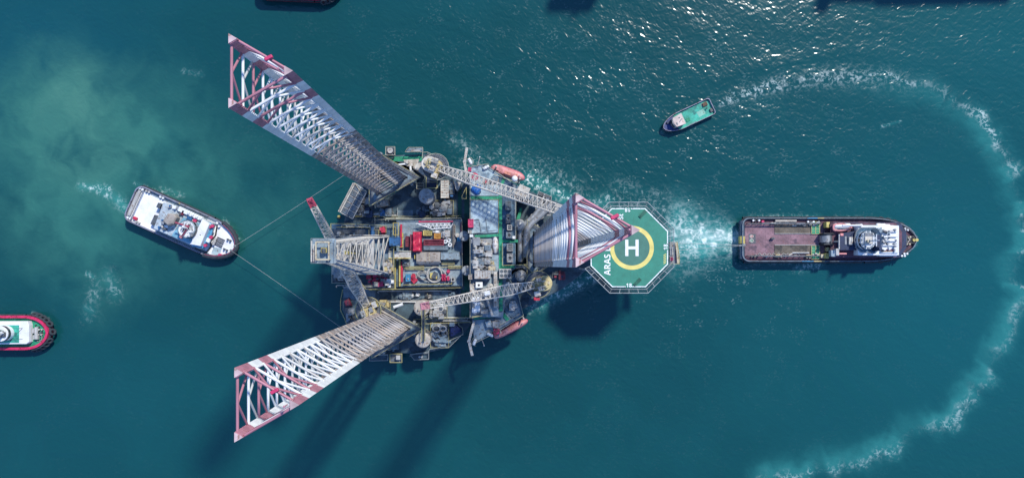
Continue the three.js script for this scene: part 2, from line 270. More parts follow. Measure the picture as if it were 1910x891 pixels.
// ---------------------------------------------------------------- the rig: hull
const LEG = [W(466, 132, 124.6), W(477, 755, 124.6), W(1114, 429, 124.6)].map(v => [v.x, v.z]);
const tri = (cx, cz, r, a0 = 0) => [0, 1, 2].map(i => [cx + r * Math.cos(a0 + i * 2.0944), cz + r * Math.sin(a0 + i * 2.0944)]);
{
  const o = thing('rig_hull', 'dark three-sided floating hull of the drilling rig, below all its deck equipment', 'rig hull', V(0, 0, 0));
  const H = [[641, 412], [655, 352], [700, 304], [722, 290], [792, 287], [834, 306], [872, 330], [960, 346], [1060, 384], [1106, 436], [1104, 496], [1050, 538], [985, 572], [940, 588], [880, 604], [866, 620], [838, 648], [800, 657], [690, 662], [650, 604], [638, 578], [638, 560], [642, 540], [640, 470]];
  part('hull_shell', plate(poly(o, H, 5), -4, 5, LEG.map(([x, z]) => tri(x, z, 8.2).reverse()), .25), M.deck, o);
  const strip = (x0, y0, x1, y1) => pbox(o, x0, y0, x1, y1, 4.99, 5.03, false);
  for (const a of [[854, 350, 861, 412], [866, 352, 875, 592], [860, 540, 866, 600]]) part('green_walkway', strip(...a), M.deckDarkGreen, o);
  part('green_walkway', pplate(o, [[722, 292], [790, 291], [786, 300], [718, 301]], 4.98, 5.04), M.deckGreen, o);
  for (const a of [[740, 536, 792, 560], [742, 392, 770, 407], [640, 536, 700, 558], [796, 545, 850, 600]]) part('deck_panel', strip(...a), M.deckMid, o);
  part('deck_panel', pplate(o, [[752, 298], [782, 296], [776, 312], [758, 310]], 4.98, 5.05), M.tankCream, o);
  railing(o, [[640, 540], [636, 560], [636, 578], [648, 604]], 5, M.rail);
  railing(o, [[700, 303], [716, 292], [720, 288]], 5, M.railPale);
  railing(o, [[690, 662], [724, 661]], 5, M.railGrey); railing(o, [[765, 663], [774, 659], [798, 658], [802, 650], [838, 647], [864, 621]], 5, M.railGrey);
  railing(o, [[700, 440], [700, 404], [742, 403], [742, 388]], 5, M.railGrey);
  for (const y of [404, 541, 595, 604]) railing(o, y < 500 ? [[650, 404], [738, y], [860, y - 1]] : [[y === 541 ? 690 : 772, y], [y === 541 ? 850 : 880, y - (y === 541 ? 2 : 4)]], 5.2, M.rail);
}

// ---------------------------------------------------------------- lattice legs
const unitCyl = boxUV(new THREE.CylinderGeometry(1, 1, 1, 8, 1, true).toNonIndexed());
function strut(name, a, b, r, m, parent) {
  const d = b.clone().sub(a), l = d.length(), o = new THREE.Mesh(unitCyl, m); o.name = name; o.castShadow = o.receiveShadow = true;
  o.position.copy(a).add(b).multiplyScalar(.5); o.scale.set(r, l, r); o.quaternion.setFromUnitVectors(UP, d.normalize()); parent.add(o); return o;
}
function makeLeg(label, pos) {
  const o = thing('lattice_leg', label, 'rig leg', pos, 0, 'lattice legs of the rig');
  const yt = 124.6 - pos.y, bay = 4.15, N = 29, R = 5.9, rIn = 4.6;
  const dir = [0, 1, 2].map(i => V(Math.cos(i * 2.0944), 0, Math.sin(i * 2.0944)));
  const y0 = k => yt - .7 - k * bay;
  for (const d of dir) {
    const t = V(-d.z, 0, d.x), tip = d.clone().multiplyScalar(R), base = d.clone().multiplyScalar(rIn);
    const sec = [tip, base.clone().addScaledVector(t, .54), base.clone().addScaledVector(t, -.54)].map(p => [p.x, p.z]);
    const band = (a, b, m, par) => part(par === o ? 'chord' : 'painted_band', plate(sec, b, a), m, par);
    const low = band(yt - 9.8 * bay, 0, M.legChord, o);
    band(yt, y0(1), M.legRed, low); band(y0(1), y0(2), M.legWhite, low); band(y0(2), y0(3), M.legRed, low); band(y0(3), yt - 9.8 * bay, M.legWhite, low);
    const teeth = [[], [], [], [], []];
    for (let y = .6; y < yt - .4; y += .62) { const j = y > y0(1) ? 0 : y > y0(2) ? 1 : y > y0(3) ? 2 : y > yt - 9.8 * bay ? 3 : 4; for (const s of [-1, 1]) { const q = base.clone().addScaledVector(t, s * .58).addScaledVector(d, .12); teeth[j].push(bx(.2, .34, .2, q.x, y, q.z, -Math.atan2(d.z, d.x))); } }
    teeth.forEach((g, j) => part('rack_teeth', g, [M.legRed, M.legWhite, M.legRed, M.legWhite, M.legChord][j], o, 'stuff'));
  }
  const rv = rng(61), vary = m => m === M.legDark ? [M.legDark, M.legDark, M.legDarkB, M.legDarkC, M.legDarkB][Math.floor(rv() * 5)] : m === M.legWhite && rv() < .3 ? M.legWhiteB : m;
  const node = (i, y, side) => { const d = dir[i % 3], t = V(-d.z, 0, d.x); return d.clone().multiplyScalar(rIn + .25).addScaledVector(t, side * .45).setY(y); };
  for (let k = 0; k < N; k++) for (let i = 0; i < 3; i++) {
    const m = k === 0 || k === 2 ? M.legRed : k < 10 ? M.legWhite : M.legDark, y = y0(k);
    const a = node(i, y, 1), b = node(i + 1, y, -1), mid = a.clone().add(b).multiplyScalar(.5);
    strut('horizontal_brace', a, b, .21, vary(m), o);
    if (k < N - 1) for (const [j, s] of [[i, 1], [i + 1, -1]]) strut('diagonal_brace', mid, node(j, y0(k + 1) + .25, s), .175, vary(m), o);
  }
  // small walkway and beacon at the top
  const bc = dir[0].clone().multiplyScalar(4.2); part('beacon', [cyl(.1, .1, 1.2, bc.x, yt - .2, bc.z, 6), rb(.3, .3, .3, bc.x, yt + 1, bc.z)], M.legRed, o);
  const q = node(0, y0(0), -1).lerp(node(2, y0(0), 1), .35); part('lamp_box', rb(1.2, .5, .5, q.x, q.y + .2, q.z, .5), M.pink, o);
  for (let i = 0; i < 3; i++) { const d = dir[i], c = d.clone().multiplyScalar(5.1); part('cap_plate', plate(tri(c.x, c.z, .8, Math.atan2(d.z, d.x)), yt - .02, yt + .12), M.legCap, o); }
  return o;
}
const leg0 = makeLeg('tall red and white topped lattice leg leaning out to the upper left of the picture', V(LEG[0][0], 2, LEG[0][1]));
dup(leg0, 'tall red and white topped lattice leg leaning out to the lower left of the picture', V(LEG[1][0], 2, LEG[1][1]));
dup(leg0, 'tall red and white topped lattice leg beside the green helideck', V(LEG[2][0], 2, LEG[2][1]));

// jack houses: three jack towers joined by beams, one round each leg
function jackhouse(label, i) {
  const o = thing('jacking_frame', label, 'jacking frame', V(LEG[i][0], 5, LEG[i][1]), 0, 'jacking frames round the legs');
  const T = tri(0, 0, 7.4), mtl = i === 1 ? M.tankCream : M.blueGrey;
  for (let k = 0; k < 3; k++) {
    const a = k * 2.0944; part('jack_tower', rb(2.1, 6.8, 3.0, T[k][0], 0, T[k][1], -a), i === 1 ? M.railPale : M.deckMid, o);
    for (const s of [-1, 1]) part('gear_case', cyl(.5, .5, 2.2, T[k][0] - Math.sin(a) * s * 1.9, 3.4, T[k][1] + Math.cos(a) * s * 1.9, 10), M.steel, o);
    const p = V(T[k][0], 6.2, T[k][1]), q = V(T[(k + 1) % 3][0], 6.2, T[(k + 1) % 3][1]);
    part('frame_beam', bar(p, q, .9, .8), mtl, o);
    part('brace', tube(p.clone().setY(.2), p.clone().lerp(q, .35).setY(6), .22), M.lightGrey, o); part('brace', tube(q.clone().setY(.2), q.clone().lerp(p, .35).setY(6), .22), M.lightGrey, o);
  }
  const big = tri(0, 0, 10.2).map(([x, z]) => [x, z]); const [r1, r2] = railGeos(big, 6.9, true, 1.1, .06); part('guard_rail', r1, M.rail, o); part('rail_posts', r2, M.rail, o, 'stuff');
  const ring = plate(tri(0, 0, 10.4), 6.75, 6.88, [tri(0, 0, 8.2).reverse()]); part('walkway', ring, M.grate, o);
  return o;
}
jackhouse('steel jacking frame at the foot of the upper left leg', 0);
jackhouse('pale steel jacking frame at the foot of the lower left leg', 1);
jackhouse('steel jacking frame at the foot of the leg beside the helideck', 2);
// work platforms hung off the hull beside the legs
function platform(label, pts, y, m, rail, extra) {
  const c = W(pts[0][0], pts[0][1], y), o = thing('work_platform', label, 'platform', c);
  part('deck_plate', pplate(o, pts, y - .35, y), m, o);
  railing(o, pts, y, rail, true); if (extra) extra(o); return o;
}
platform('small square platform with yellow rails at the top left edge of the hull', [[720, 274.5], [737, 274.5], [737, 290], [720, 290]], 6.4, M.grate, M.railPale, o => { part('winch', cyl(.9, .9, .8, L(o, 728, 281, 6.4).x, 0, L(o, 728, 281, 6.4).z), M.lightGrey, o); part('hose_ring', new THREE.TorusGeometry(1.1, .14, 6, 18).rotateX(Math.PI / 2).translate(L(o, 729, 289, 6.5).x, .3, L(o, 729, 289, 6.5).z), M.darkGrey, o); });
platform('long grey platform with pale yellow rails along the top edge of the hull', [[762, 276], [789, 276], [789, 284], [756, 284]], 6.4, M.deckGrey, M.railPale, o => part('locker', pbox(o, 766, 279, 784, 282, 6.4, 7.4), M.lightGrey, o));
platform('small yellow railed platform at the bottom edge of the hull', [[728, 659], [750, 659], [750, 675], [728, 675]], 5.4, M.grate, M.rail, o => part('locker', pbox(o, 738, 663, 746, 671, 5.4, 7), M.lightGrey, o));
platform('narrow platform with grey rails at the bottom left of the hull', [[690, 660], [724, 660], [724, 671], [690, 672]], 5.4, M.deck, M.railGrey, o => part('locker', pbox(o, 696, 663, 702, 668, 5.4, 6.2), M.darkGrey, o));
platform('grey edged platform along the lower right edge of the hull by a silo', [[765, 660], [800, 655], [800, 669], [773, 670]], 5.3, M.deck, M.railGrey, o => { part('bollard', [cyl(.35, .35, .9, L(o, 783, 665, 5.3).x, 0, L(o, 783, 665, 5.3).z, 8), cyl(.35, .35, .9, L(o, 787, 665, 5.3).x, 0, L(o, 787, 665, 5.3).z, 8)], M.lightGrey, o); });
{ // large gridded pipe rack platform out over the stern
  const o = thing('gridded_platform', 'large slanted grey platform of square grid panels beside the upper left leg', 'platform', W(660, 374, 8));
  const A = [661, 341], B = [684, 357], D = [633.5, 395.5], E = [657.5, 408], lerp = (p, q, t) => [p[0] + (q[0] - p[0]) * t, p[1] + (q[1] - p[1]) * t];
  for (let i = 0; i < 5; i++) for (let j = 0; j < 2; j++) { const P = (s, t) => lerp(lerp(A, B, s), lerp(D, E, s), t); const e = .05;
    part('grid_panel', pplate(o, [P(j / 2 + e, i / 5 + e * .5), P((j + 1) / 2 - e, i / 5 + e * .5), P((j + 1) / 2 - e, (i + 1) / 5 - e * .5), P(j / 2 + e, (i + 1) / 5 - e * .5)], 7.7, 7.9), M.panel, o); }
  const fr = []; for (let i = 0; i <= 5; i++) { const a = lerp(A, D, i / 5), b = lerp(B, E, i / 5); fr.push(bar(L(o, ...a, 7.85), L(o, ...b, 7.85), .2, .2)); }
  for (const s of [0, .5, 1]) { const a = lerp(A, B, s), b = lerp(D, E, s); fr.push(bar(L(o, ...a, 7.86), L(o, ...b, 7.86), s === .5 ? .2 : .26, .22)); }
  part('frame', fr, M.lightGrey, o);
  part('edge_beam', bar(L(o, 659, 341, 8.3), L(o, 631, 394.5, 8.1), .35, .5), M.tankCream, o); part('edge_beam', bar(L(o, 661.5, 343, 8.4), L(o, 634.5, 396, 8.1), .25, .4), M.offWhite, o);
  for (const s of [.2, .5, .8]) part('support_strut', bar(L(o, ...lerp(A, D, s), 7.6), L(o, ...lerp(lerp(A, B, .9), lerp(D, E, .9), s), 3), .35, .35), M.grey, o);
  part('tie_rod', [tube(L(o, 662, 342, 8.2), L(o, 677, 366, 8.2), .09), tube(L(o, 684, 357, 8.2), L(o, 668, 353, 8.2), .09)], M.cream, o);
}

// ---------------------------------------------------------------- silos, tanks and domes
function silo(label, px, py, rpx, y1, m, cap = .06, group, cat = 'tank') {
  const r = rpx * S(y1), o = thing(cat === 'tank' ? 'storage_tank' : 'radome', label, cat, W(px, py, y1).setY(5), 0, group), h = y1 - 5, n = 28;
  const pts = [[0, h + r * cap * 2], [r * .5, h + r * cap * 1.7], [r * .85, h + r * cap * .8], [r * .985, h], [r, h - .25], [r, 0]].reverse().map(p => new THREE.Vector2(p[0], p[1]));
  part('shell', new THREE.LatheGeometry(pts, n), m, o);
  part('rim', new THREE.TorusGeometry(r, .09, 6, n).rotateX(Math.PI / 2).translate(0, h - .1, 0), m, o);
  part('hatch', [cyl(.45, .45, .35, r * .3, h + r * cap, -r * .2, 12), cyl(.12, .12, .5, r * .3, h + r * cap + .3, -r * .2, 6)], M.lightGrey, o);
  const seam = []; for (let k = 0; k < 6; k++) { const a = k * Math.PI / 3 + .3; seam.push(tube(V(Math.cos(a) * r * .12, h + r * cap * 2 + .01, Math.sin(a) * r * .12), V(Math.cos(a) * r * .97, h + .02, Math.sin(a) * r * .97), .05, 4)); } part('roof_seams', seam, m, o);
  part('vent_pipe', pipe([V(-r * .4, h - .1, r * .1), V(-r * .4, h + .8, r * .1), V(-r * .4, h + .9, r * .3), V(-r * .4, h + .4, r * .35)], .12, false, 6), M.grey, o);
  return o;
}
silo('big round grey silo half in shade beside the upper left leg', 795, 365.5, 14, 12.5, M.tankGrey, .05);
silo('round cream silo under the red crane boom tip', 786, 574, 14.2, 13, M.tankCream, .05);
silo('round cream silo at the lower end of the narrow catwalk', 788.5, 634, 14, 13, M.tankCream, .05);
silo('dark round tank top between the pipe deck and the pink red box', 865.5, 440, 9, 13.2, M.tankGrey, .04);
silo('dark round tank top between the pipe deck and the lower machinery roof', 870.5, 504.5, 9, 13.2, M.tankGrey, .04);
silo('silvery domed tank below the green tube near the exhaust pipes', 969, 419.5, 10.3, 14, M.steel, .3);
silo('silvery domed tank beside the six fan cooler', 971.5, 514, 10, 14, M.steel, .3);
{ const o = thing('catwalk', 'narrow yellow railed catwalk bridging the two lower cream silos', 'catwalk', W(790, 604, 14));
  part('walkway', pbox(o, 787.5, 574, 792.5, 636, 13.9, 14.1, false), M.grate, o);
  railing(o, [[787, 574], [787, 636]], 14.1, M.rail); railing(o, [[793, 574], [793, 636]], 14.1, M.rail);
  for (const y of [590, 618]) part('leg', pbox(o, 788, y, 792, y + 3, 5, 13.9), M.railPale, o); }

// ---------------------------------------------------------------- random but fixed machinery
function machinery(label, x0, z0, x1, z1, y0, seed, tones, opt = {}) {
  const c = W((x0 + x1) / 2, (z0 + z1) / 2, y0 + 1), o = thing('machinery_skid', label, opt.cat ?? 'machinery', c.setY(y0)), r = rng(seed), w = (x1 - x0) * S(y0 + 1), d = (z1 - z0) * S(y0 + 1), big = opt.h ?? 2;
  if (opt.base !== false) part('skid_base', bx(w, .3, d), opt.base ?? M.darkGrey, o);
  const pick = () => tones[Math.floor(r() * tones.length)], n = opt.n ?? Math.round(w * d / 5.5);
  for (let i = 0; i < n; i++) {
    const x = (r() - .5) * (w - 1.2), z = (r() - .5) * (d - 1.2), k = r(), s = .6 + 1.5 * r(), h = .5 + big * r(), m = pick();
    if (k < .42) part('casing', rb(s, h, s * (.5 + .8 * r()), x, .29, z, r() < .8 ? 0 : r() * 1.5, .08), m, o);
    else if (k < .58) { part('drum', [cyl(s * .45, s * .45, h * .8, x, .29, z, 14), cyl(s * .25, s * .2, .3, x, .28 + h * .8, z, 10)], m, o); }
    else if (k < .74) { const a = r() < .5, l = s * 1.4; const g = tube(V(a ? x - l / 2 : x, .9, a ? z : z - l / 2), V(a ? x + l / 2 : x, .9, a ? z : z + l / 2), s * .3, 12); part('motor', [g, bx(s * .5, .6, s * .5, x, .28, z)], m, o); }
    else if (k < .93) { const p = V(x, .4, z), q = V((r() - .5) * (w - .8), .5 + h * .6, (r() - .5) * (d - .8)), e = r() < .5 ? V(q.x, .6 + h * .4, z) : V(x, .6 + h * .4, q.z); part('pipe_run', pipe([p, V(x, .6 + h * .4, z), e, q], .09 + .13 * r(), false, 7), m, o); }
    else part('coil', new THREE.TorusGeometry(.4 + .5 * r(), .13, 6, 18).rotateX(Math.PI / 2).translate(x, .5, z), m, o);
  }
  if (opt.rail) { const [a, b] = railGeos([[-w / 2, -d / 2], [w / 2, -d / 2], [w / 2, d / 2], [-w / 2, d / 2]], .3, true); part('guard_rail', a, opt.rail, o); part('rail_posts', b, opt.rail, o, 'stuff'); }
  return o;
}
function container(label, x0, z0, x1, z1, y0, y1, m, opt = {}) {
  const o = thing(opt.name ?? 'container', label, opt.cat ?? 'container', W((x0 + x1) / 2, (z0 + z1) / 2, y1).setY(y0), 0, opt.group), w = (x1 - x0) * S(y1), d = (z1 - z0) * S(y1), h = y1 - y0;
  part('body', rb(w - .12, h - .1, d - .12, 0, 0, 0, 0, .06), m, o);
  const rib = [], n = Math.max(3, Math.round(Math.max(w, d) / .8)); for (let i = 1; i < n; i++) rib.push(w > d ? bx(.16, .07, d - .5, -w / 2 + w * i / n, h - .11, 0) : bx(w - .5, .07, .16, 0, h - .11, -d / 2 + d * i / n)); part('roof_ribs', rib, opt.rib ?? m, o, 'stuff');
  const f = []; for (const sx of [-1, 1]) { f.push(bx(.18, .18, d, sx * (w / 2 - .09), h - .16, 0), bx(.18, .18, d, sx * (w / 2 - .09), 0, 0)); for (const sz of [-1, 1]) f.push(bx(.2, h, .2, sx * (w / 2 - .1), 0, sz * (d / 2 - .1))); } for (const sz of [-1, 1]) f.push(bx(w, .17, .18, 0, h - .155, sz * (d / 2 - .09)));
  part('frame', f, opt.frame ?? m, o); if (opt.extra) opt.extra(o, w, h, d); return o;
}
function rack(label, x0, z0, x1, z1, y0, h, m, bars, opt = {}) { // open frame with bars across
  const o = thing(opt.name ?? 'slatted_rack', label, opt.cat ?? 'rack', W((x0 + x1) / 2, (z0 + z1) / 2, y0 + h).setY(y0)), w = (x1 - x0) * S(y0 + h), d = (z1 - z0) * S(y0 + h), t = opt.t ?? .22;
  const f = []; for (const sx of [-1, 1]) { f.push(bx(t, t, d, sx * w / 2, h - t, 0), bx(t, t, d, sx * w / 2, 0, 0)); for (const sz of [-1, 1]) f.push(bx(t * .96, h - .01, t * .96, sx * w / 2, 0, sz * d / 2)); } for (const sz of [-1, 1]) f.push(bx(w, t, t * 1.04, 0, h - t - .003, sz * d / 2), bx(w, t, t * 1.04, 0, .003, sz * d / 2)); part('frame', f, m, o);
  for (let i = 1; i < bars; i++) part('slat', opt.across ? bx(t * .9, t * .8, d, -w / 2 + w * i / bars, h - t * .95, 0) : bx(w, t * .8, t * .9, 0, h - t * .95, -d / 2 + d * i / bars), m, o);
  if (opt.floor) part('floor_plate', bx(w - .2, .1, d - .2, 0, .05, 0), opt.floor, o);
  return o;
}

// ---------------------------------------------------------------- cantilever with pipe deck
{
  const o = thing('pipe_deck', 'blue grey pipe deck crowded with racks, hoses and containers in the middle of the rig', 'deck', W(800, 472, 9).setY(5));
  part('deck_plate', pplate(o, [[739, 411], [862, 409], [863, 533], [739, 535]], 8.4, 9, .06), M.deckMid, o);
  for (const a of [[742, 414, 774, 462], [752, 474, 774, 496], [824, 472, 860, 500], [750, 496, 858, 531]]) part('deck_panel', pbox(o, ...a, 8.98, 9.04, false), M.deckGrey, o);
  for (const x of [742, 860]) for (const z of [414, 470, 528]) part('support_column', pbox(o, x - 2, z - 2, x + 2, z + 2, 5, 8.5), M.darkGrey, o);
  part('edge_beam', pbox(o, 746, 418, 749.5, 462, 9, 9.8), M.red, o); part('edge_beam', pbox(o, 747, 488, 751, 526, 9, 9.8), M.red, o); part('edge_beam', pbox(o, 861, 446, 863, 475, 9, 9.7), M.salmon, o); part('edge_beam', pbox(o, 859, 414, 862, 440, 9, 9.7), M.darkRed, o);
  part('edge_beam', pbox(o, 743.5, 484, 746.5, 534, 9, 10.2), M.yellow, o); part('edge_beam', pbox(o, 735.5, 484, 737.5, 540, 9, 10.2), M.yellow, o); part('edge_beam', pbox(o, 749.5, 434, 751.5, 462, 9, 10), M.yellow, o);
  railing(o, [[700, 410], [860, 407], [862, 412], [863, 534]], 9, M.railPale); railing(o, [[753, 531], [843, 529], [843, 526]], 9, M.yellow, false, .1); railing(o, [[754, 500], [862, 497]], 9, M.rail);
  railing(o, [[690, 540], [740, 539], [862, 536]], 9, M.rail);
}
{ // the side decks under the derrick
  const o = thing('drill_floor', 'railed drill floor platforms round and below the derrick', 'deck', W(680, 476, 15).setY(5));
  part('upper_deck', pplate(o, [[618, 443], [735, 443], [735, 512], [618, 512]], 14.4, 15), M.deckMid, o);
  part('side_deck', pplate(o, [[618, 418], [738, 418], [738, 446], [618, 446]], 10.4, 10.8), M.deckBlue, o); part('side_deck', pplate(o, [[620, 506], [738, 506], [738, 538], [684, 538], [668, 527], [620, 527]], 9.6, 10), M.deck, o);
  for (const [x, z] of [[624, 424], [624, 522], [732, 424], [732, 522], [680, 424]]) part('support_column', pbox(o, x - 2, z - 2, x + 2, z + 2, 5, 10.2), M.darkGrey, o);
  railing(o, [[618, 446], [618, 417.5], [655, 417.5], [698, 420], [738, 421], [738, 444]], 10.8, M.rail); railing(o, [[628, 424], [655, 424], [680, 424], [700, 426]], 10.8, M.yellow); railing(o, [[620, 490], [620, 527.5], [655, 527.5]], 10, M.railPale); railing(o, [[655, 515], [668, 517], [683, 539], [740, 538]], 10, M.rail); railing(o, [[618, 441], [684, 438], [684, 443]], 15, M.railGrey); railing(o, [[686, 424], [738, 424]], 10.8, M.railPale);
  railing(o, [[735, 446], [735, 512]], 15, M.rail); railing(o, [[734, 416], [744, 416], [744, 438], [734, 438], [734, 416]], 12, M.yellow, false, .1); railing(o, [[726, 466], [732, 461], [750, 461]], 15, M.yellow, false, .1);
  part('rotary_table', [cyl(1.3, 1.3, .3, L(o, 690, 476, 15).x, 10, L(o, 690, 476, 15).z, 20)], M.darkGrey, o); part('draw_works', rb(3.4, 2.2, 2.4, L(o, 668, 490, 16).x, 10, L(o, 668, 490, 16).z), M.grey, o);
}
{ // derrick
  const yb = 15, yt = 68, c = W(690, 475, yb), o = thing('derrick', 'tall white lattice drilling derrick leaning left with a square crown', 'derrick', c), h = yt - yb, b = 5.5, t = 1.7;
  const at = (k, s) => { const q = b + (t - b) * k; return V(s[0] * q, h * k, s[1] * q); }, C = [[-1, -1], [1, -1], [1, 1], [-1, 1]], n = 10, lv = k => 1 - Math.pow(1 - k / n, 1.12);
  for (const s of C) part('corner_post', bar(at(0, s), at(1, s), .42, .42), M.boom, o);
  for (let k = 0; k < n; k++) for (let i = 0; i < 4; i++) {
    const p = C[i], q = C[(i + 1) % 4], k0 = lv(k), k1 = lv(k + 1);
    strut('girt', at(k1, p), at(k1, q), .14, M.boom, o);
    if (k === 0 && i === 1) { strut('diagonal_brace', at(0, p), at(k1, q).lerp(at(k1, p), .5), .15, M.boom, o); continue; }
    strut('diagonal_brace', at(k0, p), at(k1, q), .1, M.boom, o); strut('diagonal_brace', at(k0, q), at(k1, p), .1, M.boom, o);
  }
  part('racking_board', [plate([[-4.4, -4.4], [4.4, -4.4], [4.4, 4.4], [-4.4, 4.4]], h * .34, h * .34 + .15, [[[-2.4, -2.4], [-2.4, 2.4], [2.4, 2.4], [2.4, -2.4]]]), ...Array.from({ length: 6 }, (_, i) => bx(.12, .2, 4.6, 1 + i * .4, h * .34 + .2, 0))], M.lightGrey, o);
  const pipes = []; const r = rng(8); for (let i = 0; i < 22; i++) pipes.push(tube(V(-2.5 + r() * 1.6, .1, -2.8 + i * .2), V(-2.3 + r() * 1.2, h * .42, -2 + i * .17), .09, 6)); part('drill_pipes', pipes, M.grey, o, 'stuff');
  const wt = part('crown_platform', plate([[-2.6, -2.7], [2.6, -2.7], [2.6, 2.7], [-2.6, 2.7]], h, h + .15, [[[-.6, -.5], [-.6, .5], [.6, .5], [.6, -.5]]]), M.deckGrey, o);
  { const [a, p] = railGeos([[-2.6, -2.7], [2.6, -2.7], [2.6, 2.7], [-2.6, 2.7]], h + .15, true, 1.2, .05); part('guard_rail', [a, p], M.railGrey, wt); }
  part('crown_frame', [bar(V(-1.3, h + 2, -1.9), V(1.5, h + 2, -1.9), .35, .3), bar(V(-1.3, h + 2, 1.9), V(1.5, h + 2, 1.9), .35, .3), bar(V(-1.3, h + 2.02, -2), V(-1.3, h + 2.02, 2), .3, .3), bar(V(1.5, h + 2.02, -2), V(1.5, h + 2.02, 2), .3, .3), ...C.map(s => tube(V(s[0] * 1.4, h, s[1] * 1.9), V(s[0] * 1.4, h + 2, s[1] * 1.9), .12))], M.cream, wt);
  part('crown_block', [rb(1.3, .9, 1.1, .2, h + .5, -.1)], M.yellow, wt); part('sheave', tube(V(.2, h + 1.3, -.5), V(.2, h + 1.3, .4), .5, 14), M.darkGrey, wt);
  part('gin_pole', [bar(V(-2.4, h + 1.5, -2.2), V(-2.4, h + 1.5, 2.4), .28, .3), bar(V(-1.9, h + 1.5, -1.4), V(-1.9, h + 1.5, 2.4), .18, .2)], M.offWhite, wt);
  part('travelling_block', [rb(1.1, 2.4, .9, 0, h * .55, 0), tube(V(0, h * .55, 0), V(0, h * .4, 0), .25)], M.yellow, o);
  part('standpipe', tube(V(b + .25, .2, b + .3), V(t + .35, h * .96, t + .3), .13), M.blue, o); part('cable_tray', bar(V(-b * .2, .2, b + .35), V(-t * .1, h * .96, t + .3), .5, .12), M.blue, o);
  part('floor_windwall', [bx(11, 3, .15, 0, 0, -5.7), bx(.15, 3, 11, -5.7, 0, 0)], M.boom, o);
}
{ const G = [M.blue, M.grey, M.lightGrey, M.darkGrey, M.blueGrey];
  machinery('blue and grey pumps on the railed side deck above the derrick, left half', 622, 427, 680, 442, 10.8, 11, [M.blue, M.blueGrey, M.darkGrey, M.blue, M.lightGrey], { h: 1.4 });
  machinery('blue pump in the yellow frame left of the red valve rack', 688, 428, 706, 441, 10.8, 12, [M.blue, M.blueGrey, M.blue], { h: 1.5, rail: M.rail });
  machinery('red valve rack above the right end of the derrick', 708, 422, 720, 434, 10.8, 13, [M.red, M.pink, M.darkRed, M.red], { h: 2, rail: M.rail, n: 12 });
  machinery('row of red valves below the right end of the derrick', 684, 510, 722, 534, 10, 14, [M.red, M.pink, M.darkRed, M.darkGrey, M.grey], { h: 1.6, n: 34 });
  machinery('dark pipework below the middle of the derrick', 622, 496, 668, 525, 10, 15, [M.darkGrey, M.grey, M.blueGrey, M.lightGrey, M.boom], { h: 1.6, n: 38 });
  machinery('white wrapped machine below the right foot of the derrick', 718, 519, 733, 536, 10, 16, [M.white, M.lightGrey, M.white], { h: 1.8, n: 9 });
  machinery('grey machinery with a yellow wheel between the derrick foot and the pipe deck', 714, 484, 734, 516, 15, 17, [M.grey, M.lightGrey, M.darkGrey, M.tankCream, M.gold], { h: 1.5, n: 30 });
  container('bright blue container between the derrick and the pipe deck', 726, 442, 745, 458, 15, 17.4, M.blue, { rib: M.blue });
  container('dark blue box behind the bright blue container', 719, 454, 726, 466, 15, 16.5, M.navy);
  const o = thing('catwalk_ramp', 'pale grey sloping ramp from the pipe deck to the drill floor', 'ramp', W(746, 475, 13).setY(9));
  part('ramp_plate', bar(L(o, 724, 475, 15.3), L(o, 766, 475, 11), 2.3, .25), M.lightGrey, o); for (const z of [468.5, 481.5]) part('side_curb', bar(L(o, 724, z, 15.6), L(o, 766, z, 11.2), .25, .4), z < 470 ? M.railPale : M.yellow, o); for (const x of [738, 758]) part('trestle', pbox(o, x, 471, x + 2, 479, 9, 10.5), M.grey, o);
}
{ // on the pipe deck
  const o = thing('covered_skip', 'large skip under a bright red tarpaulin on the pipe deck', 'skip', W(775, 451, 12).setY(9));
  part('bin', pbox(o, 764, 437, 786, 467, 9, 11), M.darkRed, o);
  const a = L(o, 768, 431.5, 12), b = L(o, 785.5, 470, 12), g = new THREE.PlaneGeometry(b.x - a.x, b.z - a.z, 14, 26); g.rotateX(-Math.PI / 2); const r = rng(3), p = g.attributes.position;
  for (let i = 0; i < p.count; i++) { const u = Math.abs(p.getX(i) / (b.x - a.x) * 2), w = Math.abs(p.getZ(i) / (b.z - a.z) * 2), fall = Math.max(sst(.82, 1, u), sst(.9, 1, w)); p.setXYZ(i, p.getX(i) + (a.x + b.x) / 2 + (r() - .5) * .05, 2.9 + .22 * Math.sin(p.getZ(i) * 2.3 + Math.sin(p.getX(i) * 2)) * (1 - u * u * .5) + .3 * fbm(p.getX(i) * .9 + 9, p.getZ(i) * .9 + 4, 3) - 1.7 * fall, p.getZ(i) + (a.z + b.z) / 2); } g.computeVertexNormals();
  part('tarpaulin', g, mat(.70, .03, .09, { side: THREE.DoubleSide, roughness: .45 }), o);
}
container('dark red box pressed against the left of the red covered skip', 756, 440, 762, 460, 9, 10.6, M.darkRed, { cat: 'box', name: 'deck_box' });
